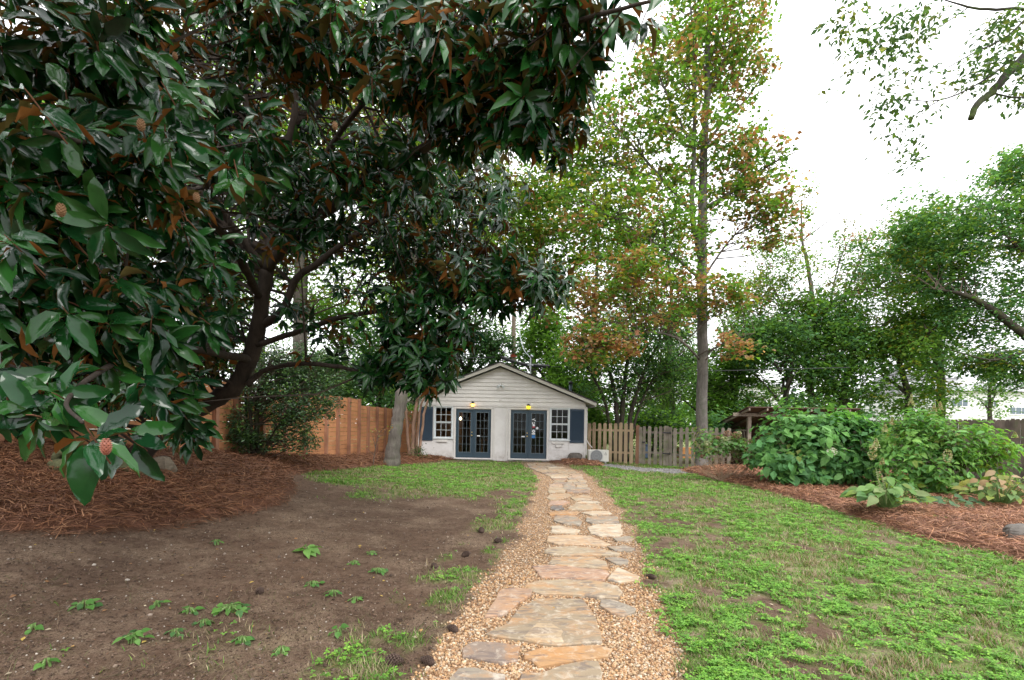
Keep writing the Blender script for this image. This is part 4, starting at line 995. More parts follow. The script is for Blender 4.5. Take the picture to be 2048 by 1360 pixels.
# ------------------------------------------------------------------ neighbouring houses
def nb_house(x0, x1, Y, depth, h, ridge, label, wins, name='house', mat=None, gable=True):
    e = empty(name, ((x0 + x1) / 2, Y, 0), label, 'house'); xm = (x0 + x1) / 2
    mat = mat or M['nb_white']
    q = MB(); q.box(x0, x1, Y, Y + depth, -.2, h); q.build('wall', mat, e)
    q = MB()
    q.add([(x0 - .4, Y - .4, h + .01), (x1 + .4, Y - .4, h + .01), (x1 + .4, Y + depth + .4, h + .01), (x0 - .4, Y + depth + .4, h + .01), (x0 - .4, Y + depth / 2, h + ridge), (x1 + .4, Y + depth / 2, h + ridge)], [(3, 2, 1, 0), (0, 1, 5, 4), (2, 3, 4, 5), (1, 2, 5), (3, 0, 4)]); q.build('roof', M['nb_roof'], e)
    for (wx, wz, ww, wh, nn) in wins:
        f = MB(); f.box(wx - .08, wx + ww + .08, Y - .06, Y - .002, wz - .1, wz + wh + .08); fo = f.build('window', M['nb_trim'], e)
        for i in range(nn):
            pw = ww / nn; MB().box(wx + pw * i + .03, wx + pw * (i + 1) - .03, Y - .075, Y - .062, wz, wz + wh).build('pane', M['nb_glass'], fo)
    return e
m_, t, b, l = mat_new('white_lap_siding'); v = wpos(t); sp_ = t.nodes.new('ShaderNodeSeparateXYZ'); l(v, sp_.inputs[0])
mo = t.nodes.new('ShaderNodeMath'); mo.operation = 'MULTIPLY'; mo.inputs[1].default_value = 5.0; l(sp_.outputs[2], mo.inputs[0]); fr2 = t.nodes.new('ShaderNodeMath'); fr2.operation = 'FRACT'; l(mo.outputs[0], fr2.inputs[0])
b.inputs['Base Color'].default_value = (.78, .78, .78, 1); b.inputs['Roughness'].default_value = .6; bump(t, fr2.outputs[0], .8, .05, b); M['nb_white'] = m_
M['nb_roof'] = plain('nb_roof', (.33, .33, .34), .9, .2, 3, .1); M['nb_trim'] = plain('nb_trim', (.8, .8, .8), .5, .05); M['nb_glass'] = plain('nb_glass', (.12, .16, .19), .2, .2, 1, 0)
Yh = 44; f_ = lambda x, y: P(x, y, Yh)
nb_house(f_(1888, 0).x, f_(2200, 0).x, Yh, 9, f_(1980, 783).z, 1.2, 'white neighbour house with strip windows above the dark plank fence', [(f_(1915, 0).x, f_(1915, 812).z, f_(1948, 0).x - f_(1915, 0).x, .6, 3), (f_(1982, 0).x, f_(1982, 812).z, 1.05, .5, 4), (f_(2032, 0).x, f_(2032, 828).z, 1.6, .6, 3)])
Yh = 50
nb_house(f_(1895, 0).x, f_(1975, 0).x, 52.5, 7, P(1940, 752, 50).z, 1.4, 'upper white gable of a second neighbour house behind the green tree crown', [])
Yh = 46
nb_house(f_(1470, 0).x, f_(1580, 0).x, Yh, 8, f_(1530, 790).z + .8, 1.2, 'pale neighbour house half hidden by trees above the open shed', [(f_(1500, 0).x, 2.6, 1.2, .9, 2)])
Yh = 34
nb_house(f_(-60, 0).x, f_(255, 0).x, 30, 9, P(200, 640, 30).z, 1.8, 'pale neighbour house glimpsed through the magnolia leaves', [(P(40, 0, 30).x, 3.4, 1.2, 1.3, 2), (P(150, 0, 30).x, 3.4, 1.2, 1.3, 2)], mat=M['nb_white'])
# ------------------------------------------------------------------ vegetation kit
leaf_d = ([(0, 0, 0), (.45, .5, .13), (1, 0, -.05), (.45, -.5, .13)], [(0, 2, 1), (0, 3, 2)])
# lobed leaf: five points
leaf_m = ([(0, 0, 0), (.30, .55, .10), (.52, .22, .05), (1, 0, -.08), (.52, -.22, .05), (.30, -.55, .10)], [(0, 2, 1), (0, 3, 2), (0, 4, 3), (0, 5, 4)])
leaf_5 = ([(0, 0, 0), (.5, .5, .12), (.5, 0, .03), (.5, -.5, .12), (1, 0, -.10)], [(0, 2, 1), (0, 3, 2), (1, 2, 4), (2, 3, 4)])
def mag_leaf(droop, cup, wave):
    v = [(0, 0, 0)]
    for i, t in enumerate((.22, .5, .78)):
        wdt = (.30, .5, .40)[i]; z = -droop * t * t
        v += [(t, wdt, z + cup + wave * (-1) ** i), (t, 0, z), (t, -wdt, z + cup - wave * (-1) ** i)]
    v.append((1, 0, -droop)); f = [(0, 2, 1), (0, 3, 2)]
    for r in (1, 4):
        f += [(r, r + 1, r + 3), (r + 1, r + 4, r + 3), (r + 1, r + 2, r + 4), (r + 2, r + 5, r + 4)]
    f += [(7, 8, 10), (8, 9, 10)]
    return (v, f)
def mag_rich(droop, cup, wave, tw):
    v = [(0, 0, 0)]; R_ = ((.10, .16), (.26, .40), (.44, .50), (.62, .50), (.79, .38), (.92, .20))
    for i, (t, wdt) in enumerate(R_):
        z = -droop * t ** 1.7; wv = wave * (-1) ** i; k = tw * t
        v += [(t, wdt, z + cup * wdt * 2 + wv + k), (t, 0, z), (t, -wdt, z + cup * wdt * 2 - wv * .7 - k)]
    v.append((1, 0, -droop - .02)); f = [(0, 2, 1), (0, 3, 2)]
    for r in range(1, 16, 3): f += [(r, r + 1, r + 3), (r + 1, r + 4, r + 3), (r + 1, r + 2, r + 4), (r + 2, r + 5, r + 4)]
    f += [(16, 17, 19), (17, 18, 19)]
    return (v, f)
MAGR = [mag_rich(.20, .08, .026, .05), mag_rich(.42, .13, .034, -.06), mag_rich(.06, .05, .04, .08), mag_rich(.62, .10, .032, .02)]
MAGL = [mag_leaf(.22, .12, .03), mag_leaf(.42, .16, .05), mag_leaf(.08, .10, .06), mag_leaf(.60, .12, .04)]
mag_far = ([(0, 0, 0), (.45, .5, .09), (.5, 0, -.06), (.45, -.5, .09), (1, 0, -.32)], [(0, 2, 1), (0, 3, 2), (1, 2, 4), (2, 3, 4)])
# all templates face +z, their undersides are the back faces

def blob(px, py, Y, rx, ry, rY):
    c = P(px, py, Y); return (c.x, c.y, c.z, rx * Y / F, rY, ry * Y / F)
def in_blobs(blobs, n, shell=.5, w=None):
    B = np.array(blobs, float); wt = np.array(w if w is not None else (B[:, 3] * B[:, 4] * B[:, 5]) ** .67); wt = wt / wt.sum()
    i = rng.choice(len(B), n, p=wt); d = norm(rng.normal(size=(n, 3))); r = rng.random(n) ** shell
    return B[i, :3] + d * r[:, None] * B[i, 3:6], i
def branch_up(cl, limbs, n_lines, r0=.012, mat=None, parent=None, name='twigs', every=None):
    """thin branches from the nearest limb out to foliage clumps"""
    S_ = np.concatenate([l_[:, :4] for l_ in limbs]); V = []; Fc = []; off = 0
    sel = cl if len(cl) <= n_lines else cl[rng.choice(len(cl), n_lines, replace=False)]
    for c in sel:
        d = (np.linalg.norm(S_[:, :3] - c, axis=1) + .9 * np.maximum(0, S_[:, 2] - c[2] + .2)) * rng.uniform(.45, 2.2, len(S_)); j = int(np.argmin(d)); a = S_[j, :3]
        L_ = np.linalg.norm(c - a)
        if L_ < .15 or L_ > 5: continue
        mid1 = a + (c - a) * .35 + rng.normal(0, .06 * L_, 3) + [0, 0, .03 * L_]; mid2 = a + (c - a) * .7 + rng.normal(0, .05 * L_, 3)
        pts = [a, mid1, mid2, c]; ra = min(S_[j, 3] * .7, r0 * (1 + L_ * .5)); rs = [ra, ra * .75, ra * .5, ra * .22]
        ax = norm(c - a); u = norm(np.cross(ax, [.3, .2, 1])); w_ = np.cross(ax, u)
        for p, r in zip(pts, rs):
            for k in range(3):
                an = 2.094 * k; V.append(p + (u * math.cos(an) + w_ * math.sin(an)) * r)
        for i in range(3):
            for k in range(3):
                a_ = off + i * 3; Fc.append((a_ + k, a_ + (k + 1) % 3, a_ + 3 + (k + 1) % 3, a_ + 3 + k))
        off += 12
    if V: o = link(name, np_mesh(name, np.array(V), np.array(Fc), mat), parent); o['kind'] = 'stuff'
def limbset(limbs, mat, parent, name='trunk', n=9, jit=.012, rest='branch'):
    out_ = []
    for i, pts in enumerate(limbs):
        cm = catmull([(*P(p[0], p[1], p[2]), p[3]) for p in pts] if len(pts[0]) == 4 else pts, 6, jit); out_.append(cm)
        q = MB(); q.tube([c[:3] for c in cm], cm[:, 3], n if i == 0 else max(5, n - 3)); q.build(name if i == 0 else rest, mat, parent, True)
    return out_
GREEN = [(.115, .255, .046), (.15, .30, .055), (.09, .205, .04), (.18, .34, .066)]
BLUEG = [(.125, .29, .12), (.16, .34, .145), (.10, .24, .095)]
YELL = [(0.252, 0.324, 0.042), (0.36, 0.336, 0.042), (0.192, 0.312, 0.042)]
ORNG = [(.42, .22, .11), (.46, .29, .17), (.36, .16, .08), (.36, .29, .12)]
DARK = [(.050, .115, .038), (.065, .145, .046), (.036, .085, .032)]
BRIG = [(0.1562, 0.336, 0.0456), (0.2063, 0.396, 0.054), (0.125, 0.27, 0.0456)]
def foliage(name, parent, blobs, clumps, per, csize, leaf, pal, mat=None, tmpl=leaf_d, weights=None, wpal=None, shell=.45, flat=.55, width=.55, droop=.25, hang=0, cent=None, up=.9):
    cl, bi = in_blobs(blobs, clumps, shell, weights)
    n = clumps * per; ci = np.repeat(np.arange(clumps), per)
    cs = csize * rng.uniform(.6, 1.4, clumps)
    off = rng.normal(0, 1, (n, 3)) * cs[ci][:, None] * [1, 1, flat]
    Pn = cl[ci] + off
    a = rng.uniform(0, 6.28, n); out_ = np.stack([np.cos(a), np.sin(a), -droop + rng.normal(0, .35, n)], 1) + .5 * norm(off + 1e-6)
    nrm = norm(np.stack([rng.normal(0, .55, n), rng.normal(0, .55, n), np.full(n, up)], 1))
    if hang: out_ = np.stack([rng.normal(0, .25, n), rng.normal(0, .25, n), np.full(n, -1.0)], 1); nrm = norm(rng.normal(size=(n, 3)))
    x, y, z = frames(out_, nrm)
    s = leaf * rng.uniform(.55, 1.35, n)
    # a palette for every clump, a shade for every leaf
    pw = np.array(wpal if wpal is not None else [1] * len(pal), float)
    if pw.ndim == 1: pc = rng.choice(len(pal), clumps, p=pw / pw.sum())
    else: pc = np.array([rng.choice(len(pal), p=pw[b_] / pw[b_].sum()) for b_ in bi])
    alt = rng.choice(len(pal), clumps, p=pw / pw.sum()) if pw.ndim == 1 else np.array([rng.choice(len(pal), p=pw[b_] / pw[b_].sum()) for b_ in bi])
    pl = np.where(rng.random(n) < .35, alt[ci], pc[ci])
    arr = np.array([[p[i % len(p)] for i in range(4)] for p in pal])
    col = arr[pl, rng.integers(0, 4, n)] * rng.uniform(.75, 1.25, (n, 1)) * rng.uniform(.8, 1.2, clumps)[ci][:, None]
    if cent is not None: k = cent(Pn); Pn, x, y, z, s, col = Pn[k], x[k], y[k], z[k], s[k], col[k]
    V, Fc, cc = scatter(tmpl, Pn, x * s[:, None], y * (s * width)[:, None], z * s[:, None], col)
    o = link(name, np_mesh(name, V, Fc, mat or M['leaf'], cc), parent); o['kind'] = 'stuff'
    return cl
def base_pt(px, py, Y): p = P(px, py, Y); return (p.x, p.y, p.z)

# ------------------------------------------------------------------ the big magnolia
mg = empty('magnolia_tree', base_pt(250, 925, 7.4), 'huge dark glossy magnolia with rust-backed leaves sprawling over the pine straw bank', 'magnolia tree')
LM = [
 [(235, 945, 7.4, .26), (270, 915, 7.4, .215), (330, 857, 7.4, .19), (400, 815, 7.4, .175), (465, 778, 7.3, .17), (498, 720, 7.2, .16), (516, 660, 7.1, .15), (524, 600, 7.0, .135), (534, 540, 6.9, .125)],
 [(534, 540, 6.9, .115), (570, 490, 6.7, .10), (640, 430, 6.3, .095), (720, 378, 5.8, .085), (800, 328, 5.3, .075), (900, 260, 4.7, .058), (980, 178, 4.1, .045), (1040, 105, 3.7, .034), (1150, 45, 3.2, .022), (1300, 3, 2.8, .012)],
 [(534, 540, 6.9, .10), (548, 450, 6.9, .085), (546, 380, 6.8, .075), (585, 250, 6.5, .06), (600, 100, 6.2, .05), (620, -160, 6, .03)],
 [(546, 440, 6.9, .06), (520, 380, 6.8, .055), (500, 250, 6.4, .045), (470, 80, 6, .035), (430, -150, 5.4, .02)],
 [(517, 655, 7.1, .09), (565, 620, 7, .075), (592, 560, 7, .068), (640, 522, 7, .06), (700, 478, 7, .05), (790, 420, 7, .035), (900, 395, 7.2, .02)],
 [(494, 770, 7.2, .065), (530, 741, 7.2, .05), (600, 727, 7, .045), (680, 734, 6.8, .04), (742, 748, 6.6, .03), (830, 735, 6.4, .018)],
 [(512, 690, 7.1, .06), (600, 662, 7.2, .055), (680, 635, 7, .05), (760, 622, 6.8, .04), (900, 602, 6.5, .028), (1050, 588, 6.2, .018), (1150, 572, 6, .01)],
 [(522, 600, 7, .08), (470, 500, 6, .065), (400, 420, 5, .05), (310, 350, 3.9, .035), (200, 300, 3, .022), (90, 262, 2.2, .014)],
 [(500, 720, 7.2, .08), (400, 700, 5.8, .06), (300, 690, 4.2, .04), (205, 740, 2.9, .022), (135, 800, 2.2, .013), (165, 845, 1.9, .009)],
 [(534, 540, 6.9, .07), (430, 400, 6.2, .06), (340, 200, 4.9, .045), (240, 80, 3.8, .03), (100, -60, 2.9, .015)],
 [(570, 490, 6.7, .06), (650, 310, 6.2, .05), (760, 170, 5.4, .04), (880, 70, 4.4, .03), (1000, 15, 3.6, .018), (1120, -60, 3.0, .012)],
 [(460, 780, 7.3, .07), (330, 720, 6.6, .055), (200, 600, 5.6, .04), (60, 480, 4.6, .028), (-80, 420, 3.8, .015)],
]
LM = [[(a, b_, c, r * .74) for a, b_, c, r in l_] for l_ in LM]
lims = limbset(LM, M['magnolia_bark'], mg, n=12, jit=.01)
MB_ = [  # (blob, weight, near)
 (blob(250, 200, 7.4, 300, 300, 1.5), 230), (blob(520, 150, 7.6, 300, 260, 1.5), 210), (blob(780, 300, 7.3, 230, 190, 1.2), 150),
 (blob(200, 520, 6.8, 260, 230, 1.3), 230), (blob(470, 480, 8.2, 260, 180, 1.0), 110), (blob(620, 400, 5.6, 130, 130, .5), 60), (blob(760, 330, 5.0, 110, 90, .4), 34), (blob(420, 560, 6.0, 90, 120, .5), 40), (blob(700, 480, 7.6, 190, 130, 1.0), 90),
 (blob(60, 700, 6.4, 200, 150, 1.1), 130), (blob(290, 735, 6.6, 180, 85, .9), 120), (blob(400, 640, 7.2, 140, 110, .8), 60),
 (blob(880, 470, 6.8, 150, 120, .9), 120), (blob(1010, 560, 6.3, 150, 60, .7), 80), (blob(830, 620, 6.4, 110, 100, .7), 95), (blob(850, 725, 6.2, 70, 55, .5), 55), (blob(950, 330, 6.0, 120, 130, .8), 45),
 (blob(1080, 572, 6.0, 85, 32, .4), 26), (blob(640, 660, 7.0, 130, 60, .6), 26), (blob(790, 700, 6.4, 60, 60, .4), 28), (blob(900, 660, 6.2, 60, 60, .4), 28), (blob(760, 745, 6.3, 40, 30, .3), 10),
 (blob(700, 60, 4.6, 260, 110, .9), 105), (blob(900, 110, 4.0, 200, 110, .7), 85), (blob(1040, 170, 3.7, 120, 110, .5), 50), (blob(1120, 60, 3.4, 110, 70, .4), 26), (blob(1130, 230, 4.2, 45, 80, .3), 12), (blob(920, 210, 4.2, 130, 70, .5), 34),
 (blob(450, 60, 4.4, 260, 130, .8), 60), (blob(420, 300, 4.4, 140, 120, .6), 34),
 (blob(150, 110, 3.1, 210, 130, .6), 62), (blob(60, 330, 2.7, 130, 150, .5), 40), (blob(250, 330, 3.1, 150, 110, .45), 36), (blob(330, 470, 3.9, 110, 90, .45), 22),
 (blob(60, 560, 2.9, 130, 120, .5), 34), (blob(180, 640, 3.2, 150, 90, .5), 32), (blob(300, 620, 4.0, 110, 100, .5), 26), (blob(50, 760, 2.6, 80, 50, .3), 10), (blob(330, 790, 4.6, 60, 70, .3), 18), (blob(360, 850, 4.9, 35, 50, .2), 9),
 ((-3.4, -.6, 4.6, 1.9, 1.6, 1.0), 150), ((-2.2, 1.6, 4.4, 1.5, 1.2, .8), 110), ((-4.6, 1.6, 3.6, 1.4, 1.4, 1.3), 90),  # unseen crown added over and behind the viewpoint to block sky from near leaves
 (blob(100, -300, 5, 700, 220, 2.4), 260), (blob(800, -260, 5.5, 500, 180, 2.0), 150), (blob(-350, 300, 5.0, 260, 420, 2.0), 150), (blob(300, -700, 7.5, 500, 300, 2.0), 150),  # unseen masses outside the frame, added to shade and darken the visible crown
]
Cs, Ws = [b_[0] for b_ in MB_], [b_[1] for b_ in MB_]
pts_ = []
for b_, k in MB_:
    q_, _ = in_blobs([b_], k, .42); pts_.append(q_)
RC = np.concatenate(pts_)
hand = [(65, 830, 1.95), (175, 858, 1.7), (115, 790, 2.0), (250, 868, 1.95), (15, 800, 2.0), (330, 800, 3.2), (290, 760, 2.6), (60, 190, 1.9), (120, 262, 2.1), (330, 175, 2.2), (330, 260, 2.3), (470, 330, 2.5), (215, 450, 2.2), (130, 620, 2.3), (20, 480, 2.0), (330, 690, 3.0), (230, 560, 2.6),
        (1225, 20, 2.8), (1290, 30, 2.7), (1175, 60, 3.0), (1160, 200, 3.9), (880, 60, 2.9), (990, 90, 3.0), (940, 160, 3.3), (1070, 120, 3.2)]
RC = np.concatenate([np.array([tuple(P(h[0], h[1], h[2] * 1.14)) for h in hand]), RC]); nh = len(hand)
# keep the view of the cottage, the fence and the trunk open: nothing of the crown grows there
u_ = RC[:, 0] / RC[:, 1] * F + 1024; v_ = 850 - (RC[:, 2] - EYE) / RC[:, 1] * F
hole = (((u_ - 640) / 110) ** 2 + ((v_ - 850) / 70) ** 2 < 1) | ((np.abs(u_ - 505) < 34) & (v_ > 540) & (v_ < 800) & (RC[:, 1] < 7.5)) | ((u_ > 400) & (u_ < 620) & (v_ > 760)) | (u_ > 1330)
hole |= (rng.random(len(RC)) < .55) & (u_ > 540) & (u_ < 760) & (v_ > 520) & (v_ < 720)
keep = ~hole; keep[:nh] = True
keep &= RC[:, 2] > base_z(RC[:, 0], RC[:, 1]) + .35; keep[:nh] = True
RC = RC[keep]; print('rosettes', len(RC))
trunk0 = np.array(tuple(P(530, 560, 7)))
near_i = RC[:, 1] < 5.2
big, far = [], []
twv, twf, two = [], [], 0
def rosette(c, near, i):
    o_ = c - trunk0; axis = norm(np.array([o_[0], o_[1] - .6, 0]) / (np.hypot(o_[0], o_[1]) + .8) * (.95 if c[2] < 3.2 else .75) + [0, -.10, .42] + rng.normal(0, .42, 3))
    k = rng.integers(7, 12); a0 = rng.uniform(0, 6.28)
    u = norm(np.cross(axis, [.2, .9, .1])); w_ = np.cross(axis, u); res = []
    for j in range(k):
        a = a0 + j * 2.4; rad = u * math.cos(a) + w_ * math.sin(a); el_ = rng.uniform(-.25, .8)
        d = norm(rad + axis * el_ + np.array([0, 0, -.5])); n_ = norm(axis - d * np.dot(axis, d) + rng.normal(0, .18, 3))
        Ln = rng.uniform(.14, .235); b0 = c + axis * rng.uniform(-.09, .02) + d * .02
        res.append((b0, d, n_, Ln, Ln * rng.uniform(.31, .41)))
    return axis, res
sp = [(.007, .042, .011), (.010, .056, .013), (.005, .030, .010), (.016, .075, .014), (.024, .095, .018)]
for i, c in enumerate(RC):
    ax_, ls = rosette(c, near_i[i], i)
    (big if near_i[i] else far).extend(ls)
    if near_i[i]:
        e0 = c - ax_ * .14 + np.array([0, .05, -.04]); u = norm(np.cross(ax_, [1, .1, .2])); w_ = np.cross(ax_, u)
        for p, r in ((e0, .0045), (c, .004), (c + ax_ * .03, .0025)):
            for k in range(4): twv.append(p + (u * math.cos(1.571 * k) + w_ * math.sin(1.571 * k)) * r)
        for s_ in (0, 4):
            for k in range(4): twf.append((two + s_ + k, two + s_ + (k + 1) % 4, two + s_ + 4 + (k + 1) % 4, two + s_ + 4 + k))
        two += 12
def pack(ls):
    return [np.array([q[i] for q in ls]) for i in range(5)]
b0, dd, nn, Ls, Wd = pack(big)
uu = b0[:, 0] / b0[:, 1] * F + 1024; vv = 850 - (b0[:, 2] - EYE) / b0[:, 1] * F
score = np.where((uu > -30) & (uu < 2070) & (vv > -30) & (vv < 1360), Ls / b0[:, 1], 0); order = np.argsort(-score); solo = np.zeros(len(b0), bool); solo[order[:296]] = True
x, y, z = frames(dd, nn); tk = rng.integers(0, 4, len(b0)); cols = np.hstack([np.array(sp)[rng.integers(0, 5, len(b0))] * rng.uniform(.8, 1.25, (len(b0), 1)), (rng.random((len(b0), 1)) < .5) * 1.0])
mm_ = []
for k in range(4):
    V, Fc, _ = scatter(MAGR[k], np.zeros((1, 3)), np.array([[1., 0, 0]]), np.array([[0, 1., 0]]), np.array([[0, 0, 1.]])); mm_.append(np_mesh('leaf', V, Fc, M['magnolia_obj'], None, True))
for i in np.nonzero(solo)[0]:
    o = link('leaf', mm_[tk[i]], mg); X_, Y_, Z_ = x[i] * Ls[i], y[i] * Wd[i], z[i] * Ls[i]
    o.matrix_basis = Matrix(((X_[0], Y_[0], Z_[0], b0[i][0]), (X_[1], Y_[1], Z_[1], b0[i][1]), (X_[2], Y_[2], Z_[2], b0[i][2]), (0, 0, 0, 1))); o.color = tuple(cols[i])
prt = []
for k in range(4):
    s_ = (~solo) & (tk == k); prt.append(scatter(MAGL[k], b0[s_], x[s_] * Ls[s_, None], y[s_] * Wd[s_, None], z[s_] * Ls[s_, None], cols[s_]))
V1, F1, C1 = join(prt)
f0, fd, fn, fl2, fw = pack(far); x, y, z = frames(fd, fn); cols = np.hstack([np.array(sp)[rng.integers(0, 5, len(f0))] * rng.uniform(.7, 1.2, (len(f0), 1)), (rng.random((len(f0), 1)) < .4) * 1.0])
V2, F2, C2 = scatter(mag_far, f0, x * fl2[:, None], y * fw[:, None], z * fl2[:, None], cols)
V, Fc, cc = join([(V1, F1, C1), (V2, F2, C2)]); print('magnolia tris', len(Fc))
o = link('crown', np_mesh('crown', V, Fc, M['magnolia'], cc, True), mg); o['kind'] = 'stuff'
o = link('twigs', np_mesh('twigs', np.array(twv), np.array(twf), M['twig_rust']), mg); o['kind'] = 'stuff'
branch_up(RC[(RC[:, 1] > 3.2) & (v_[keep] > -60)], lims, 700, .010, M['magnolia_bark'], mg, 'branchlets')
# seed cones
for (px, py, Y, s_, red) in ((282, 250, 2.35, .8, 0), (122, 420, 2.3, .85, 0), (393, 395, 2.7, .75, 0), (350, 112, 2.9, .6, 0), (670, 252, 3.4, .8, 0), (212, 893, 1.75, .8, 1), (802, 640, 6.2, 1, 0), (872, 695, 6.0, 1, 0)):
    c = P(px, py, Y); q = MB(); r = .021 * s_; h = .075 * s_
    for i in range(9):
        for j in range(8):
            zz = -h / 2 + h * (i + .5) / 9; rr_ = r * math.sqrt(max(.05, 1 - (2 * (i + .5) / 9 - 1) ** 2)); a = j * .785 + i * .39; ca, sa = math.cos(a), math.sin(a); e_ = .0045 * s_
            cx_, cy_ = c.x + ca * rr_, c.y + sa * rr_
            q.add([(cx_ - sa * e_ - ca * .003, cy_ + ca * e_ - sa * .003, c.z + zz - e_), (cx_ + sa * e_ - ca * .003, cy_ - ca * e_ - sa * .003, c.z + zz - e_), (cx_ - ca * .003, cy_ - sa * .003, c.z + zz + e_), (cx_ + ca * .004, cy_ + sa * .004, c.z + zz + .001)], [(0, 1, 3), (1, 2, 3), (2, 0, 3)])
    q.lathe(c.x, c.y, [(r * .3, -h * .48), (r * .85, -h * .2), (r * .9, h * .15), (r * .3, h * .46)], 9, 'z', c.z)
    q.build('seed_cone', M['cone_red'] if red else M['cone_tan'], mg)
# ------------------------------------------------------------------ trees, one by one
def tree(name, label, cat, base, limbs, bark_m, blobs, clumps, per, csize, leaf, pal, group=None, twigs=300, **kw):
    e = empty(name, base_pt(*base), label, cat, group)
    ls = limbset(limbs, bark_m, e)
    cl = foliage('crown', e, blobs, clumps, per, csize, leaf, pal, **kw)
    if twigs: branch_up(cl, ls, twigs, .014, M['twig'], e)
    return e
mp = [(1403, 955, 17.2, .30), (1404, 935, 17.2, .235), (1404, 850, 17.2, .20), (1405, 700, 17.2, .185), (1404, 560, 17.2, .175), (1405, 420, 17.2, .16), (1408, 300, 17.2, .13), (1415, 170, 17.2, .10), (1418, 20, 17.2, .075), (1425, -160, 17.2, .04)]
tree('maple_tree', 'tall slender maple with grey trunk and green, yellow and orange leaves before the picket fence', 'maple tree', (1403, 940, 17.2),
     [mp, [(1400, 510, 17.2, .11), (1385, 430, 17.1, .09), (1388, 300, 17, .07), (1390, 150, 17, .05), (1380, 0, 17, .03)],
      [(1404, 300, 17.2, .08), (1450, 240, 17.4, .05), (1500, 190, 17.6, .03), (1540, 120, 17.8, .015)],
      [(1404, 420, 17.2, .07), (1470, 380, 17, .05), (1540, 330, 16.8, .03), (1600, 300, 16.5, .012)],
      [(1403, 560, 17.2, .06), (1330, 500, 16.6, .045), (1250, 450, 16, .03), (1180, 400, 15.5, .015)],
      [(1400, 720, 17.2, .05), (1360, 680, 16.4, .04), (1300, 665, 15.6, .03), (1220, 690, 15, .018), (1150, 700, 14.6, .01)],
      [(1404, 715, 17.2, .05), (1440, 690, 16.8, .035), (1480, 675, 16.2, .02), (1510, 665, 15.6, .01)],
      [(1390, 430, 17.2, .06), (1300, 330, 17.4, .045), (1230, 250, 17.6, .03), (1160, 160, 17.8, .015)],
      [(1403, 620, 17.2, .05), (1340, 570, 17.8, .04), (1240, 560, 18.2, .025), (1120, 600, 18.5, .012)],
      [(1404, 560, 17.2, .045), (1460, 480, 18, .035), (1520, 430, 18.5, .02)], [(1388, 300, 17, .04), (1330, 180, 16.8, .03), (1290, 60, 16.6, .018)], [(1408, 200, 17.2, .05), (1460, 90, 17, .03), (1500, -40, 16.8, .018)]],
     M['maple_bark'],
     [blob(1410, 60, 17.2, 90, 130, 1.8), blob(1330, 160, 17, 110, 110, 1.6), blob(1480, 110, 17.3, 70, 110, 1.4), blob(1250, 300, 17, 120, 110, 1.6), blob(1400, 300, 17, 110, 110, 1.6), blob(1500, 330, 17, 90, 80, 1.3),
      blob(1210, 430, 16, 130, 90, 1.5), blob(1340, 460, 16.6, 120, 100, 1.6), blob(1510, 420, 17, 70, 80, 1.3), blob(1250, 560, 15.5, 140, 60, 1.4), blob(1420, 590, 16.2, 110, 45, 1.2), blob(1200, 690, 14.9, 80, 45, .8), blob(1470, 690, 16, 50, 32, .7),
      blob(1140, 330, 17.6, 90, 90, 1.2), blob(1560, 440, 16.8, 50, 80, .8), blob(1120, 520, 17.6, 90, 90, 1.3), blob(1150, 200, 17.8, 110, 80, 1.4), blob(1380, -120, 17.2, 140, 120, 2), blob(1100, 590, 16.5, 60, 50, .8), blob(1310, 640, 15.6, 70, 30, .8), blob(1180, 620, 15.2, 60, 40, .7)],
     1800, 21, .17, .145, [GREEN, YELL, ORNG, BRIG], width=.85, twigs=500,
     weights=[130, 110, 90, 120, 100, 90, 130, 110, 70, 120, 75, 62, 22, 80, 40, 80, 70, 80, 30, 25, 30],
     wpal=[[4, 3, 2, 3], [4, 3, 2, 3], [3, 2, 4, 2], [4, 5, 1, 3], [5, 3, 1.5, 3], [3, 2, 4, 3], [4, 3, 2, 3], [6, 2, 1, 4], [3, 1, 5, 2], [3, 2, 5, 2], [4, 2, 4, 1], [3, 1, 6, 1], [1, 1, 7, 1], [5, 3, 1, 2], [3, 2, 5, 1], [5, 2, 1, 3], [5, 2, 1, 2], [4, 2, 2, 2], [3, 1, 5, 1], [3, 1, 5, 1], [2, 1, 6, 1]])
tree('shade_tree', 'tall leaning grey-barked tree by the cedar fence, crown behind the magnolia', 'tree', (788, 925, 15.8),
     [[(779, 948, 15.8, .42), (783, 926, 15.8, .29), (787, 895, 15.8, .235), (795, 840, 15.8, .20), (803, 790, 15.8, .205), (806, 740, 15.8, .185), (816, 660, 15.8, .18), (830, 520, 15.8, .17), (848, 380, 15.8, .18), (870, 200, 15.8, .14), (880, 0, 15.8, .09), (900, -160, 15.8, .05)],
      [(835, 480, 15.8, .10), (900, 400, 15.8, .07), (980, 310, 16, .05), (1060, 260, 16.3, .03)], [(850, 370, 15.8, .10), (780, 270, 16, .07), (700, 180, 16.3, .04)],
      [(830, 540, 15.8, .08), (920, 500, 16.5, .06), (1020, 430, 17, .04), (1100, 380, 17.4, .02)], [(870, 200, 15.8, .08), (960, 100, 15.8, .05), (1050, 20, 15.8, .03)]],
     M['grey_bark'],
     [blob(960, 330, 16.5, 150, 90, 2), blob(1060, 420, 17.5, 110, 80, 1.5), blob(860, 430, 16, 140, 90, 1.8), blob(1000, 180, 16, 150, 110, 2), blob(760, 280, 16.5, 170, 140, 2), blob(900, 60, 16, 220, 140, 2), blob(1010, 530, 18, 90, 60, 1.3), blob(880, 560, 17, 110, 70, 1.2)],
     1150, 28, .24, .17, [GREEN, YELL, BRIG, ORNG], wpal=[4, 4, 5, .6], twigs=260, weights=[50, 70, 90, 45, 90, 110, 60, 60])
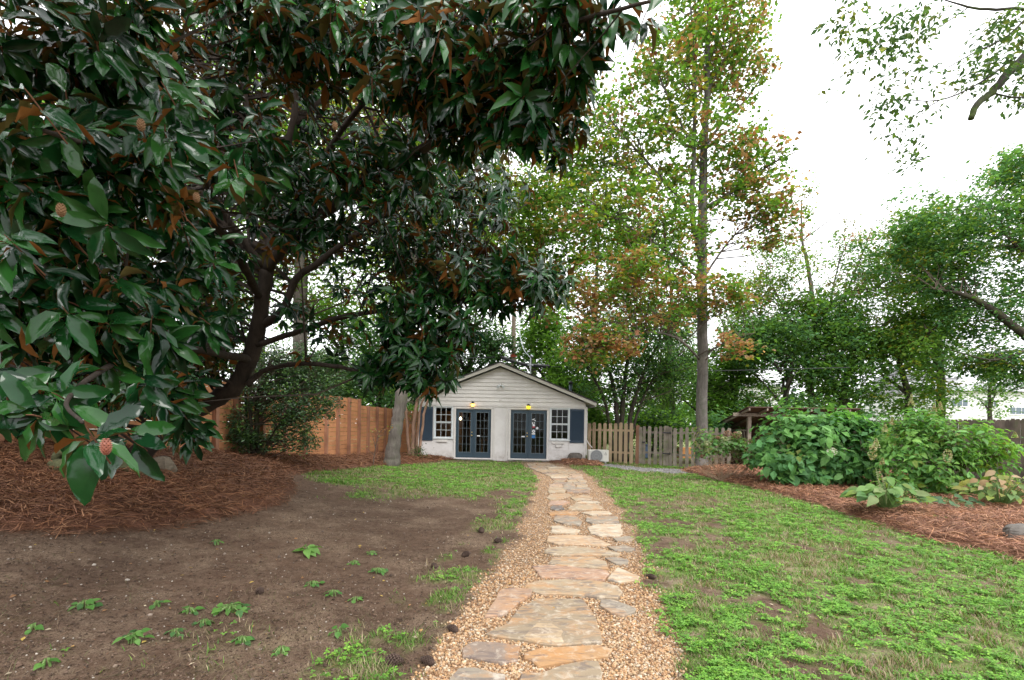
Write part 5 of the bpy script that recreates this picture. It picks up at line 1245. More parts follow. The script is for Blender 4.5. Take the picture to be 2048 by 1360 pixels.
tree('hackberry_tree', 'tree with pale lavender grey trunk behind the magnolia fork', 'tree', (600, 900, 20),
     [[(603, 905, 20, .32), (601, 700, 20, .29), (603, 520, 20, .26), (600, 350, 20, .22), (595, 100, 20, .15), (590, -100, 20, .08)], [(602, 420, 20, .12), (660, 330, 20, .08), (720, 260, 20, .04)], [(601, 500, 20, .10), (540, 400, 20, .07), (480, 320, 20, .04)]],
     M['grey_bark'], [blob(620, 250, 20, 220, 200, 2.5), blob(700, 520, 20.5, 130, 120, 1.6), blob(520, 420, 20.5, 150, 150, 1.8)], 460, 28, .3, .21, [BRIG, YELL, GREEN], wpal=[4, 2, 2], twigs=120)
tree('oak_tree', 'old tree with broad pale trunk behind the magnolia, before the neighbour house', 'tree', (388, 900, 17),
     [[(392, 925, 17, .34), (389, 800, 17, .30), (386, 640, 17, .27), (400, 440, 17, .25), (410, 250, 17, .2), (420, 0, 17, .12)], [(400, 440, 17, .12), (330, 330, 17, .08), (260, 240, 17, .04)], [(408, 330, 17, .12), (480, 230, 17, .08), (560, 140, 17, .04)]],
     M['grey_bark'], [blob(380, 200, 17.5, 240, 200, 2.4), blob(250, 470, 18, 160, 130, 1.6), blob(480, 520, 19, 120, 100, 1.5)], 460, 28, .28, .2, [BRIG, GREEN, YELL], wpal=[4, 3, 2], twigs=120)
# multi-stemmed tree behind the picket fence
tree('crape_myrtle', 'many-stemmed dark tree rising behind the tan picket fence', 'tree', (1240, 925, 21),
     [[(1236, 945, 21, .13), (1235, 860, 21, .11), (1228, 780, 21, .09), (1205, 700, 21, .06), (1180, 640, 21, .03)], [(1242, 945, 21, .13), (1244, 840, 21, .11), (1250, 760, 21, .085), (1262, 680, 21, .06), (1275, 600, 21, .03)],
      [(1250, 945, 21, .12), (1256, 860, 21, .10), (1275, 780, 21, .08), (1310, 700, 21, .05), (1350, 650, 21, .025)], [(1228, 945, 21, .09), (1222, 870, 21, .08), (1205, 790, 21, .06), (1165, 720, 21, .03)], [(1258, 945, 21, .07), (1268, 850, 21, .06), (1305, 760, 21, .045), (1370, 700, 21, .02)]],
     M['dark_bark'], [blob(1250, 690, 21, 130, 80, 1.5), blob(1180, 700, 21, 70, 70, 1.2), blob(1330, 740, 21.5, 90, 60, 1.3), blob(1230, 790, 21.5, 90, 35, 1.0), blob(1340, 640, 21.5, 80, 60, 1.3)], 620, 30, .20, .14, [GREEN, DARK, BLUEG], wpal=[3, 3, 2], twigs=220, weights=[150, 90, 110, 60, 80])
# pink-stemmed shrub at the cottage corner
tree('crape_myrtle', 'pink-stemmed small tree hard against the cottage corner shutter', 'tree', (828, 915, 18.6),
     [[(828, 925, 18.6, .10), (826, 880, 18.6, .085), (830, 830, 18.6, .07), (838, 770, 18.6, .05), (836, 700, 18.6, .025)], [(822, 925, 18.6, .08), (816, 880, 18.6, .065), (812, 820, 18.6, .05), (806, 750, 18.6, .025)],
      [(836, 925, 18.6, .08), (842, 880, 18.6, .06), (850, 820, 18.6, .05), (868, 770, 18.6, .035), (905, 745, 18.4, .015)], [(832, 925, 18.6, .06), (836, 860, 18.4, .05), (846, 800, 18.2, .035), (876, 785, 18, .018)]],
     M['pink_bark'], [blob(835, 770, 18.6, 38, 55, .6), blob(850, 700, 18.6, 60, 50, .7), blob(812, 735, 18.6, 40, 50, .6), blob(822, 830, 18.9, 22, 40, .3), blob(835, 905, 18.4, 20, 14, .3)], 170, 30, .14, .065, [DARK, GREEN], twigs=60)
# dark holly on the bank
tree('holly_shrub', 'upright dark holly with several stems against the cedar fence', 'holly', (520, 918, 11.2),
     [[(505, 925, 11.1, .05), (503, 860, 11.1, .045), (500, 800, 11.1, .035), (505, 740, 11.1, .02)], [(515, 925, 11.2, .07), (514, 850, 11.2, .06), (516, 790, 11.2, .045), (540, 720, 11.2, .02)], [(496, 925, 11.2, .03), (494, 850, 11.2, .028), (490, 770, 11.2, .02)], [(520, 925, 11.1, .04), (545, 870, 11, .03), (580, 820, 10.9, .015)]],
     M['dark_bark'], [blob(540, 780, 11.3, 70, 60, .55), blob(590, 830, 11.0, 60, 50, .45), blob(500, 880, 11.1, 60, 30, .4), blob(620, 760, 11.6, 70, 45, .5), blob(590, 880, 10.9, 50, 25, .3), blob(640, 800, 11.3, 45, 40, .35), blob(470, 850, 11.0, 35, 45, .3), blob(560, 720, 11.6, 90, 40, .6), blob(660, 735, 12.2, 70, 40, .5)], 1150, 16, .085, .068, [DARK, GREEN], wpal=[4, 1], mat=M['leaf_dark'], width=.6, twigs=250)
# right hand small trees
tree('ash_tree', 'slender half-bare tree with a forked trunk behind the open shed', 'tree', (1622, 880, 25),
     [[(1626, 930, 25, .20), (1622, 800, 25, .17), (1618, 700, 25, .14), (1628, 640, 25, .12), (1617, 540, 25, .09), (1604, 480, 25, .06), (1603, 400, 25, .03)],
      [(1628, 650, 25, .10), (1660, 610, 25, .085), (1700, 585, 25, .06), (1770, 575, 25, .04), (1860, 590, 25, .02)], [(1690, 592, 25, .05), (1720, 520, 25, .035), (1750, 440, 25, .015)], [(1660, 610, 25, .05), (1680, 520, 25.5, .03), (1715, 450, 25.5, .012)],
      [(1617, 700, 25, .07), (1570, 620, 25, .05), (1540, 560, 25, .025)], [(1606, 480, 25, .04), (1660, 440, 25, .022), (1710, 405, 25, .01)], [(1604, 470, 25, .03), (1575, 430, 25, .018)]],
     M['maple_bark'], [blob(1560, 560, 25, 80, 100, 1.8), blob(1600, 400, 25, 35, 60, .8), blob(1640, 620, 25, 90, 60, 1.6), blob(1790, 560, 25.5, 130, 60, 1.6), blob(1620, 700, 25.5, 130, 60, 2), blob(1740, 660, 26, 110, 60, 1.8), blob(1850, 480, 25.5, 80, 60, 1.6), blob(1700, 500, 25, 60, 60, 1.2), blob(1500, 620, 25, 60, 90, 1.5)],
     1150, 30, .27, .165, [GREEN, [(.18, .21, .07), (.22, .19, .09)], ORNG, YELL, BRIG], wpal=[5, 3, .7, 2, 4], twigs=240, weights=[90, 10, 70, 150, 110, 100, 120, 22, 80])
tree('big_tree', 'big dense blue-green tree with a dark arching limb above the white house', 'tree', (2210, 900, 20.5),
     [[(2215, 960, 20.5, .38), (2200, 850, 20.5, .34), (2150, 760, 20.5, .28), (2060, 680, 20.5, .17), (1985, 620, 20.5, .13), (1930, 590, 20.5, .08), (1870, 578, 20.5, .03)], [(2190, 830, 20.5, .28), (2200, 600, 20.5, .22), (2190, 300, 20.5, .12)], [(2170, 700, 20.5, .15), (2080, 540, 20.3, .09), (2020, 480, 20.2, .05), (1960, 400, 20.2, .02)],
      [(2160, 760, 20.5, .1), (2080, 700, 20.2, .07), (1990, 720, 20, .04), (1900, 700, 20, .015)], [(2180, 500, 20.5, .1), (2080, 440, 20.3, .06), (2000, 400, 20.3, .03)]],
     M['dark_bark'], [blob(2040, 420, 20.5, 140, 90, 1.8), blob(1930, 470, 20.5, 110, 80, 1.5), blob(1850, 440, 20.6, 80, 60, 1), blob(2060, 560, 21, 130, 110, 1.8), blob(1960, 640, 21.5, 110, 60, 1.4), blob(2060, 740, 20.5, 90, 45, 1.2), blob(1880, 560, 21.5, 90, 60, 1.2), blob(2180, 400, 20.5, 160, 200, 2.5), blob(2040, 330, 20.5, 70, 35, 1), blob(1960, 720, 21.2, 80, 30, 1.0), blob(1790, 510, 21.6, 80, 55, .8)],
     1350, 25, .22, .18, [BLUEG, GREEN, YELL], wpal=[6, 5, 1], twigs=110, weights=[130, 100, 45, 150, 75, 80, 90, 150, 45, 45, 50])
# branch hanging in from a tree beyond the frame
ov = tree('overhanging_tree', 'mossy sawn-off limb and sparse twigs hanging into the bright sky corner', 'tree', (2500, 1100, 5.2),
     [[(2560, 1145, 5.3, .20), (2520, 900, 5.3, .17), (2420, 500, 5.3, .13), (2260, 120, 5.2, .085), (2130, 60, 5.0, .055), (2040, 122, 4.9, .044), (1990, 178, 4.85, .036), (1955, 208, 4.8, .030), (1942, 238, 4.8, .026)],
      [(2120, 60, 5, .03), (2060, 20, 4.9, .016), (1960, 18, 4.8, .012), (1890, 0, 4.7, .006)], [(2030, 115, 4.9, .012), (1960, 165, 4.8, .008), (1880, 200, 4.7, .006), (1790, 198, 4.6, .003)], [(2060, 30, 4.9, .012), (2010, 75, 4.8, .009), (1940, 110, 4.7, .006), (1870, 150, 4.6, .003)],
      [(1980, 185, 4.85, .01), (2030, 195, 4.8, .008), (2080, 190, 4.8, .006)], [(1935, 16, 4.8, .006), (1900, 40, 4.75, .005), (1858, 68, 4.7, .003)], [(1880, 200, 4.7, .005), (1820, 240, 4.65, .004), (1790, 300, 4.6, .003)], [(2260, 120, 5.2, .05), (2180, -60, 5.2, .03), (1900, -120, 5.0, .012), (1740, -60, 4.8, .006), (1700, 50, 4.7, .003)]],
     M['moss_bark'], [blob(2010, 130, 4.85, 70, 60, .35), blob(1960, 150, 4.8, 60, 45, .25), blob(2020, 60, 4.9, 70, 50, .3), blob(1770, 70, 4.7, 60, 60, .3), blob(1840, 60, 4.7, 60, 50, .3), blob(1780, 190, 4.7, 30, 60, .25), blob(1830, 180, 4.7, 70, 60, .3), blob(1700, 130, 4.7, 40, 110, .3), blob(2050, 180, 4.9, 40, 60, .2), blob(1820, 290, 4.7, 50, 50, .25), blob(1690, 40, 4.7, 40, 40, .2), blob(2100, 60, 5, 60, 120, .4)],
     290, 8, .06, .062, [[(.07, .15, .055), (.10, .19, .07), (.13, .22, .05)], [(.25, .28, .09), (.18, .22, .06)]], wpal=[6, 1], twigs=0, width=.5, weights=[16, 14, 24, 13, 12, 12, 12, 8, 10, 8, 6, 20], droop=.6)
# weeping strands of bright green
e = empty('willow_tree', base_pt(1345, 900, 29), 'pale green weeping willow hanging behind the grey gate', 'willow')
limbset([[(1345, 930, 29, .22), (1343, 800, 29, .19), (1340, 700, 29, .14), (1320, 620, 29, .06)]], M['grey_bark'], e)
foliage('crown', e, [blob(1340, 760, 29, 70, 75, 1.4), blob(1300, 800, 28.5, 60, 50, 1.2), blob(1370, 720, 29, 50, 60, 1)], 420, 22, .2, .20, [BRIG, [(.13, .2, .06), (.16, .24, .08)]], hang=1, width=.16, flat=2.6)
# planting behind the fences, each its own
def bushy(px, base_y, top_y, wpx, Y, pal, wp, label, name='background_tree', cat='tree', leaf=.16, clumps=260, per=30, grp='trees behind the fences', barkm=None, **kw):
    e = empty(name, base_pt(px, base_y, Y), label, cat, grp); hpx = base_y - top_y; s = Y / F
    b0_ = P(px, base_y + 10, Y); rt = min(.24, hpx * s * .028); j = lambda a: random.uniform(-a, a)
    tr = [[(b0_.x, b0_.y, b0_.z, rt), (b0_.x + j(.2), Y, b0_.z + hpx * s * .3, rt * .8), (b0_.x + j(.5), Y, b0_.z + hpx * s * .6, rt * .5), (b0_.x + j(.6), Y, b0_.z + hpx * s * .92, rt * .15)]]
    for k in range(5):
        f_ = random.uniform(.25, .6); a = random.uniform(0, 6.28); L_ = wpx * s * random.uniform(.3, .45); z0_ = b0_.z + hpx * s * f_
        tr.append([(b0_.x + .05, Y, z0_, rt * .5, 0)[:4], (b0_.x + math.cos(a) * L_ * .5, Y + math.sin(a) * L_ * .5, z0_ + L_ * .5, rt * .3), (b0_.x + math.cos(a) * L_, Y + math.sin(a) * L_, z0_ + L_ * .9, rt * .1)])
    ls = []
    for i, pts in enumerate(tr):
        cm = catmull([tuple(p) + (() if len(p) == 4 else ()) for p in pts], 5, .01); ls.append(cm)
        q = MB(); q.tube([c[:3] for c in cm], cm[:, 3], 7 if i == 0 else 5); q.build('trunk' if i == 0 else 'branch', barkm or M['dark_bark'], e, True)
    bl = [blob(px + random.uniform(-.3, .3) * wpx, base_y - hpx * random.uniform(.35, .85), Y + random.uniform(-.6, .6), wpx * random.uniform(.22, .34), hpx * random.uniform(.13, .24), wpx * s * .28) for _ in range(7)]
    bl.append(blob(px, base_y - hpx * .86, Y, wpx * .22, hpx * .14, wpx * s * .2))
    if kw.pop('skirt', True): bl.append(blob(px, base_y - hpx * .22, Y, wpx * .42, hpx * .2, wpx * s * .3))
    cl = foliage('crown', e, bl, clumps, per, kw.pop('cs', .28), leaf, pal, wpal=wp, **kw)
    branch_up(cl, ls, 70, .012, M['twig'], e)
    return e
BT = [
 (60, 900, 330, 260, 27, [DARK, GREEN], [2, 2], 'dark tree behind the pale house at the edge of the magnolia', 300),
 (230, 900, 150, 300, 26, [BRIG, GREEN], [3, 2], 'bright leafy tree seen through gaps left of the pale lavender trunk', 340),
 (430, 900, 500, 190, 24, [GREEN, DARK], [2, 2], 'mid green tree directly behind the magnolia fork', 260),
 (520, 900, 180, 260, 30, [BRIG, YELL], [3, 1], 'yellow-green tall tree shining through the magnolia crown', 320),
 (690, 900, 560, 190, 24, [BRIG, GREEN, BLUEG], [3, 2, 1], 'light green tree above the tallest cedar fence panels', 300),
 (640, 890, 700, 170, 19.5, [GREEN, DARK], [2, 3], 'dark leafy shrub tree leaning over the cedar fence top', 260),
 (760, 900, 640, 130, 22.8, [BLUEG, GREEN], [3, 1], 'blue-green feathery conifer behind the lower cedar fence panels', 240),
 (800, 900, 420, 200, 29, [BRIG, YELL], [3, 1], 'bright tree behind the leaning grey trunk', 300),
 (930, 900, 560, 190, 27, [DARK, GREEN], [2, 2], 'dense tree behind the cottage roof slope under the magnolia', 280),
 (985, 900, 640, 120, 25.5, [DARK, BLUEG], [3, 1], 'dark evergreen with sky glints beside the utility pole', 240),
 (1085, 900, 610, 140, 27, [GREEN, BRIG], [2, 2], 'bright green tree over the service mast', 300),
 (1130, 900, 700, 130, 24.5, [BRIG, GREEN], [3, 1], 'low bright green tree behind the flue pipe', 280),
 (1070, 900, 300, 230, 31, [BRIG, GREEN, YELL], [3, 2, 2], 'tall hazy tree behind the cottage ridge', 320),
 (1190, 900, 360, 250, 30, [GREEN, BRIG, YELL], [3, 3, 2], 'tall tree behind the many-stemmed tree', 360),
 (1330, 900, 400, 230, 33, [GREEN, BLUEG, YELL], [3, 2, 1], 'soft green tree behind the maple trunk', 340),
 (1400, 900, 730, 170, 26, [BRIG, GREEN], [4, 1], 'bright lime bush behind the weathered pickets', 320),
 (1470, 880, 610, 170, 27, [GREEN, BRIG], [3, 2], 'leafy tree between the maple trunk and the open shed', 330),
 (1560, 870, 620, 200, 23.5, [DARK, BLUEG, GREEN], [1, 2, 3], 'dark spreading tree directly above the shed roof', 420),
 (1690, 870, 560, 220, 24, [GREEN, BRIG, BLUEG], [3, 2, 2], 'dense round-headed tree behind the oakleaf bush', 440),
 (1810, 870, 590, 200, 23, [GREEN, BRIG, YELL], [3, 2, 1], 'mid green tree behind the white-coned hydrangea', 420),
 (1880, 840, 540, 150, 26, [BLUEG, GREEN, BRIG], [2, 2, 1], 'narrow tree beside the white neighbour house', 240),
 (1980, 860, 700, 70, 36, [GREEN], [1], 'small tree in front of the white neighbour house windows', 60),
 (1300, 905, 820, 140, 24.5, [BRIG, DARK], [2, 2], 'low leafy hedge plant behind the garden gate', 200),
 (1190, 905, 810, 60, 22.3, [BRIG], [1], 'lime green shrub at the cottage corner behind the pickets', 120),
 (1440, 900, 830, 90, 20.6, [GREEN, BLUEG], [2, 2], 'ivy-like shrub beside the shed lattice', 170),
 (790, 880, 790, 80, 23, [BRIG], [1], 'bright rounded shrub peeping over the lower cedar panels', 120),
]
for (px, by, ty, wd, Y, pal, wp, lab, cl) in BT:
    bushy(px, by, ty, wd, Y, pal, wp, lab, clumps=int(cl * .85), per=24, leaf=.19 + .004 * (Y - 20), cs=.24 + .008 * (Y - 20), name='background_shrub' if by - ty < 120 else 'background_tree', cat='shrub' if by - ty < 120 else 'tree')
# distant belt of woodland closing every gap low down
bel = [blob(px, 845 + random.uniform(-10, 0), 62 + random.uniform(-4, 4), 130, random.uniform(60, 95), 3) for px in range(-700, 2500, 90)]
foliage('woodland', None, bel, 1700, 16, .9, .95, [GREEN, DARK, BLUEG], wpal=[3, 2, 2])
props([o for o in C.objects if o.name.startswith('woodland')][0], 'distant belt of woodland closing the gaps behind the gardens', 'woodland', None, 'stuff')
# ------------------------------------------------------------------ bed shrubs with single leaves
shr5 = [np_mesh('leaf', np.array(t_[0], float), np.array(t_[1]), M['shrub_obj'], None, True) for t_ in (leaf_5, ([(0, 0, 0), (.3, .48, .10), (.34, 0, .03), (.3, -.48, .10), (.72, .36, .02), (.72, 0, -.04), (.72, -.36, .02), (1, 0, -.18)], [(0, 2, 1), (0, 3, 2), (1, 2, 4), (2, 5, 4), (2, 3, 5), (3, 6, 5), (4, 5, 7), (5, 6, 7)]))]
def shrub(name, label, cat, base, stems, blobs, n_whorl, per, leaf, pal, wpal, n_solo, width=.6, weights=None, droop=.3, solo_t=1, stem_m=None, group=None):
    """whorls of broad leaves on arching stems; the leaves that show largest are parts of their own"""
    e = empty(name, base_pt(*base), label, cat, group)
    ls = limbset(stems, stem_m or M['twig'], e, 'stem', 6, .004, 'stem')
    cl, bi = in_blobs(blobs, n_whorl, .3, weights)
    cl = cl[cl[:, 2] > ground_z(cl[:, 0], cl[:, 1]) + .05]; n_whorl = len(cl)
    cen = np.array([b_[:3] for b_ in blobs]).mean(0)
    n = n_whorl * per; ci = np.repeat(np.arange(n_whorl), per)
    ax_ = norm(norm(cl - cen) * .7 + [0, -.15, .8] + rng.normal(0, .25, (n_whorl, 3)))[ci]
    u = norm(np.cross(ax_, [.3, .8, .1])); w_ = np.cross(ax_, u); a = np.tile(np.arange(per) * 2.4, n_whorl) + np.repeat(rng.uniform(0, 6, n_whorl), per)
    rad = u * np.cos(a)[:, None] + w_ * np.sin(a)[:, None]
    d = norm(rad + ax_ * rng.uniform(-.2, .45, (n, 1)) + [0, 0, -droop]); nn_ = norm(ax_ + rng.normal(0, .2, (n, 3)) + [0, 0, .3])
    s = leaf * rng.uniform(.65, 1.25, n); pos = cl[ci] + rad * leaf * .2 + ax_ * rng.uniform(-1.2, .2, (n, 1)) * leaf
    x, y, z = frames(d, nn_); pc = rng.choice(len(pal), n_whorl, p=np.array(wpal) / sum(wpal))
    arr = np.array([[p[i % len(p)] for i in range(4)] for p in pal]); col = arr[pc[ci], rng.integers(0, 4, n)] * rng.uniform(.75, 1.3, (n, 1))
    sc = s / pos[:, 1] * (1 + .6 * (cl[ci][:, 1] < cen[1])) * rng.uniform(.85, 1.15, n); solo = np.zeros(n, bool); solo[np.argsort(-sc)[:n_solo]] = True
    for i in np.nonzero(solo)[0]:
        o = link('leaf', shr5[solo_t], e); X_, Y_, Z_ = x[i] * s[i], y[i] * s[i] * width, z[i] * s[i]; p = pos[i]
        o.matrix_basis = Matrix(((X_[0], Y_[0], Z_[0], p[0]), (X_[1], Y_[1], Z_[1], p[1]), (X_[2], Y_[2], Z_[2], p[2]), (0, 0, 0, 1))); o.color = (*col[i], 1)
    k = ~solo
    if k.any():
        V, Fc, cc = scatter(leaf_5, pos[k], x[k] * s[k, None], y[k] * s[k, None] * width, z[k] * s[k, None], col[k])
        o = link('foliage', np_mesh('foliage', V, Fc, M['leaf'], cc), e); o['kind'] = 'stuff'
    branch_up(cl, ls, 160, .006, stem_m or M['twig'], e, 'twigs')
    return e
def stems(px, py, Y, tips, r=.012):
    return [[(px + i * 3 - 3 * len(tips) / 2, py, Y, r), ((px + t_[0]) / 2 + random.uniform(-8, 8), (py + t_[1]) / 2 + 12, (Y + t_[2]) / 2, r * .8), (t_[0], t_[1], t_[2], r * .4)] for i, t_ in enumerate(tips)]
HG = [(.12, .30, .07), (.16, .37, .09), (.095, .24, .06), (.19, .41, .11)]
HB = [(.095, .25, .085), (.125, .32, .11), (.075, .20, .065)]
HY_ = [(.17, .24, .045), (.13, .22, .04), (.22, .25, .06)]
shrub('oakleaf_bush', 'large dense green bush with broad folded leaves and one pale bloom before the shed', 'bush', (1655, 975, 12.40),
      stems(1655, 985, 12.40, [(1560, 880, 12.20), (1600, 840, 12.40), (1650, 830, 12.60), (1700, 830, 12.40), (1740, 860, 12.20), (1590, 920, 11.80), (1690, 900, 11.70), (1730, 920, 11.90)], .018),
      [blob(1640, 881, 12.40, 110, 55, 1.0), blob(1585, 861, 12.60, 75, 45, .8), blob(1720, 876, 12.40, 80, 50, .8), blob(1590, 926, 12.00, 75, 38, .7), blob(1700, 936, 11.90, 80, 35, .6), blob(1650, 846, 12.80, 90, 30, .8), blob(1700, 817, 13.20, 30, 12, .2), blob(1575, 811, 13.20, 30, 10, .2), blob(1530, 906, 12.40, 35, 28, .4)],
      700, 6, .23, [HG, HB, HY_], [5, 4, .5], 260, .62, weights=[150, 80, 90, 80, 80, 70, 9, 8, 30])
shrub('panicle_hydrangea', 'loose hydrangea bush with cream cone flowers against the dark plank fence', 'hydrangea', (1880, 990, 10.80),
      stems(1880, 1005, 10.80, [(1790, 870, 10.80), (1830, 850, 10.90), (1870, 840, 10.80), (1920, 850, 10.60), (1960, 870, 10.60), (2000, 920, 10.60), (1810, 930, 10.40), (1880, 920, 10.20), (1940, 930, 10.20), (2020, 880, 10.80)], .012),
      [blob(1850, 870, 10.90, 95, 45, .8), blob(1935, 880, 10.70, 95, 45, .8), blob(1800, 910, 10.70, 60, 50, .6), blob(1890, 930, 10.50, 90, 40, .6), blob(1980, 920, 10.50, 50, 55, .6), blob(1830, 840, 11.00, 60, 25, .5), blob(1920, 970, 10.40, 70, 22, .4), blob(1820, 960, 10.50, 60, 22, .4)],
      600, 6, .165, [HG, [(.17, .36, .07), (.22, .42, .09)], HY_], [4, 4, 1], 240, .5, weights=[120, 120, 80, 100, 70, 60, 30, 30])
shrub('dried_hydrangea', 'thin leggy hydrangea with green and brown dried mophead blooms at the maple foot', 'hydrangea', (1452, 955, 13.6),
      stems(1452, 965, 13.6, [(1395, 890, 13.4), (1420, 870, 13.6), (1450, 870, 13.6), (1480, 880, 13.6), (1510, 890, 13.5), (1400, 920, 13.3), (1530, 900, 13.6), (1370, 905, 13.4)], .010) + [[(1452 + random.uniform(-25, 25), 965, 13.6, .006), (1452 + random.uniform(-55, 60), 935, 13.5, .005), (1452 + random.uniform(-80, 90), random.uniform(885, 915), 13.4, .003)] for _ in range(34)],
      [blob(1440, 885, 13.6, 55, 20, .5), blob(1490, 890, 13.6, 45, 22, .5), blob(1410, 895, 13.5, 25, 22, .3), blob(1500, 915, 13.4, 40, 18, .3), blob(1402, 868, 13.8, 20, 22, .3)],
      240, 5, .13, [[(.15, .25, .09), (.17, .24, .11)], HG, HY_], [4, 3, 2], 60, .6, stem_m=M['twig_pale'])
# flower heads
def florets(name, label, c, r, h, n, pal, parent, s=.030):
    d = norm(rng.normal(size=(n, 3))); tt = rng.random(n); rr_ = (1 - tt * (.85 if h > r * 2 else 0))
    if h > r * 2: pos = np.stack([d[:, 0] * r * rr_, d[:, 1] * r * rr_, (tt - .3) * h], 1)
    else: pos = d * [r, r, h]
    pos += np.array(tuple(c)); x, y, z = frames(norm(rng.normal(size=(n, 3))), d + [0, -.3, .3])
    V, Fc, cc = scatter(([(.6, 0, 0), (0, .6, .05), (-.6, 0, 0), (0, -.6, .05), (0, 0, -.2)], [(0, 1, 4), (1, 2, 4), (2, 3, 4), (3, 0, 4)]), pos, x * s, y * s, z * s, gcol(n, pal))
    o = link(name, np_mesh(name, V, Fc, M['petal'], cc), parent)
    if label: o['label'] = label
ph = [o for o in C.objects if o.name.startswith('panicle_hydrangea')][0]; dh = bpy.data.objects['dried_hydrangea']; ob = bpy.data.objects['oakleaf_bush']
CRM = [(.42, .44, .22), (.50, .50, .32), (.32, .38, .14), (.38, .28, .14)]
for px, py, Y, r, h in ((1823, 805, 10.9, 0.069, 0.253), (1868, 824, 10.8, 0.081, 0.230), (1880, 815, 10.8, 0.057, 0.184), (1770, 860, 10.7, 0.069, 0.184), (1752, 890, 10.5, 0.081, 0.207), (1745, 905, 10.4, 0.081, 0.161), (1895, 912, 10.0, 0.069, 0.138), (2030, 872, 10.5, 0.057, 0.115), (1765, 925, 10.3, 0.057, 0.138), (1784, 845, 10.8, 0.057, 0.138)):
    florets('flower_cone', None, P(px, py, Y), r, h, 90, CRM, ph)
BRN = [(.30, .17, .12), (.38, .24, .16), (.24, .13, .09)]; LIM = [(.42, .46, .24), (.5, .5, .32), (.35, .42, .2)]
for px, py, pl_, r in ((1455, 867, BRN, .10), (1473, 870, BRN, .11), (1478, 866, LIM, .06), (1415, 887, LIM, .09), (1449, 878, LIM, .09), (1414, 903, LIM, .09), (1502, 882, BRN, .06), (1489, 897, BRN, .07), (1405, 912, BRN, .06), (1436, 875, BRN, .05), (1525, 885, BRN, .06), (1545, 905, BRN, .05)):
    florets('dried_bloom' if pl_ is BRN else 'green_bloom', None, P(px, py, 13.4), r, r * .8, 70, pl_, dh, .036)
florets('white_bloom', None, P(1664, 903, 11.4), .10, .08, 60, [(.6, .62, .5), (.7, .7, .6)], ob, .035)

# hostas: arching leaves from the crown, each a part
hosta_t = []
for dr in (.25, .55):
    v = [(0, 0, 0)]; f = []
    for i, tt in enumerate((.12, .32, .55, .78)):
        wdt = (.26, .48, .46, .27)[i]; z_ = -dr * tt * tt; v += [(tt, wdt, z_ + .08), (tt, 0, z_), (tt, -wdt, z_ + .08)]
    v.append((1, 0, -dr)); f += [(0, 2, 1), (0, 3, 2)]
    for r in (1, 4, 7): f += [(r, r + 1, r + 3), (r + 1, r + 4, r + 3), (r + 1, r + 2, r + 4), (r + 2, r + 5, r + 4)]
    f += [(10, 11, 13), (11, 12, 13)]; hosta_t.append(np_mesh('leaf', np.array(v), np.array(f), M['shrub_obj'], None, True))
def hosta(label, px, py, Y, n, L_, pal, spread, spikes=0, name='hosta', z_up=.35, cat='hosta'):
    c0 = ground_hit(px, py); c = Vector((c0[0], c0[1], gz(*c0))); e = empty(name, c, label, cat)
    q = MB()
    for i in range(n):
        a = i * 2.4 + random.uniform(-.3, .3); rr_ = spread * math.sqrt((i + .5) / n); st = random.uniform(.6, 1) * z_up * (1 - .55 * rr_ / spread)
        p = c + Vector((math.cos(a) * rr_ * .7, math.sin(a) * rr_ * .5, st)); d = Vector((math.cos(a), math.sin(a) * .8, random.uniform(-.55, .35))).normalized()
        nn_ = Vector((random.uniform(-.3, .3), random.uniform(-1.1, -.1) if cat == 'hosta' else random.uniform(-.5, .1), 1)); x = d; y = nn_.cross(x).normalized(); z = x.cross(y); l_ = L_ * random.uniform(.7, 1.2); w_ = l_ * random.uniform(.6, .8) * (1.25 if cat == 'weed' else 1)
        o = link('leaf', random.choice(hosta_t), e); o.matrix_basis = Matrix(((x.x * l_, y.x * w_, z.x * l_, p.x), (x.y * l_, y.y * w_, z.y * l_, p.y), (x.z * l_, y.z * w_, z.z * l_, p.z), (0, 0, 0, 1)))
        cc = random.choice(pal); k = random.uniform(.85, 1.2); o.color = (cc[0] * k, cc[1] * k, cc[2] * k, 1)
        q.tube([c + Vector((math.cos(a) * .02, math.sin(a) * .02, 0)), c.lerp(p, .5) + Vector((0, 0, .03)), p], [.006, .005, .004], 4, False)
    q.build('stalks', M['stalk'], e)
    return e, c
HL = [(.14, .28, .06), (.18, .32, .09), (.11, .24, .07), (.24, .32, .12), (.20, .30, .05)]
h1, c1 = hosta('light green hosta clump with two pale flower spikes at the straw edge', 1772, 1038, 0, 105, .20, HL, .80, z_up=.62)
for dx, hh in ((-.10, .62), (.0, .52)):
    q = MB(); q.tube([c1 + Vector((dx, 0, .1)), c1 + Vector((dx - .02, 0, hh * .7)), c1 + Vector((dx - .09, 0, hh + .1))], [.007, .006, .004], 5)
    for i in range(9): z_ = hh * (.55 + .06 * i); q.tube([c1 + Vector((dx - .03 - .007 * i, 0, z_)), c1 + Vector((dx - .03 + random.uniform(-.03, .03), -.02, z_ + .03))], [.007, .004], 4)
    q.build('flower_spike', M['spike'], h1)
hosta('low grey-green hosta leaves between the light hosta and the yellowing clump', 1900, 1026, 0, 22, .17, [(.07, .17, .07), (.10, .2, .09), (.06, .14, .05)], .62, z_up=.18)
hosta('yellowing wilted hosta clump with curled tan leaf edges at the far edge of the bed', 2000, 1026, 0, 110, .165, [(.22, .28, .05), (.30, .30, .06), (.15, .24, .05), (.42, .28, .14), (.45, .33, .2), (.12, .22, .06)], .95, z_up=.75)
hosta('limp bright green leaf bunch lying flat on the pine straw', 1880, 1052, 0, 6, .11, [(.18, .30, .04), (.25, .34, .06)], .12, z_up=.05, name='fallen_sprig', cat='leaf sprig')
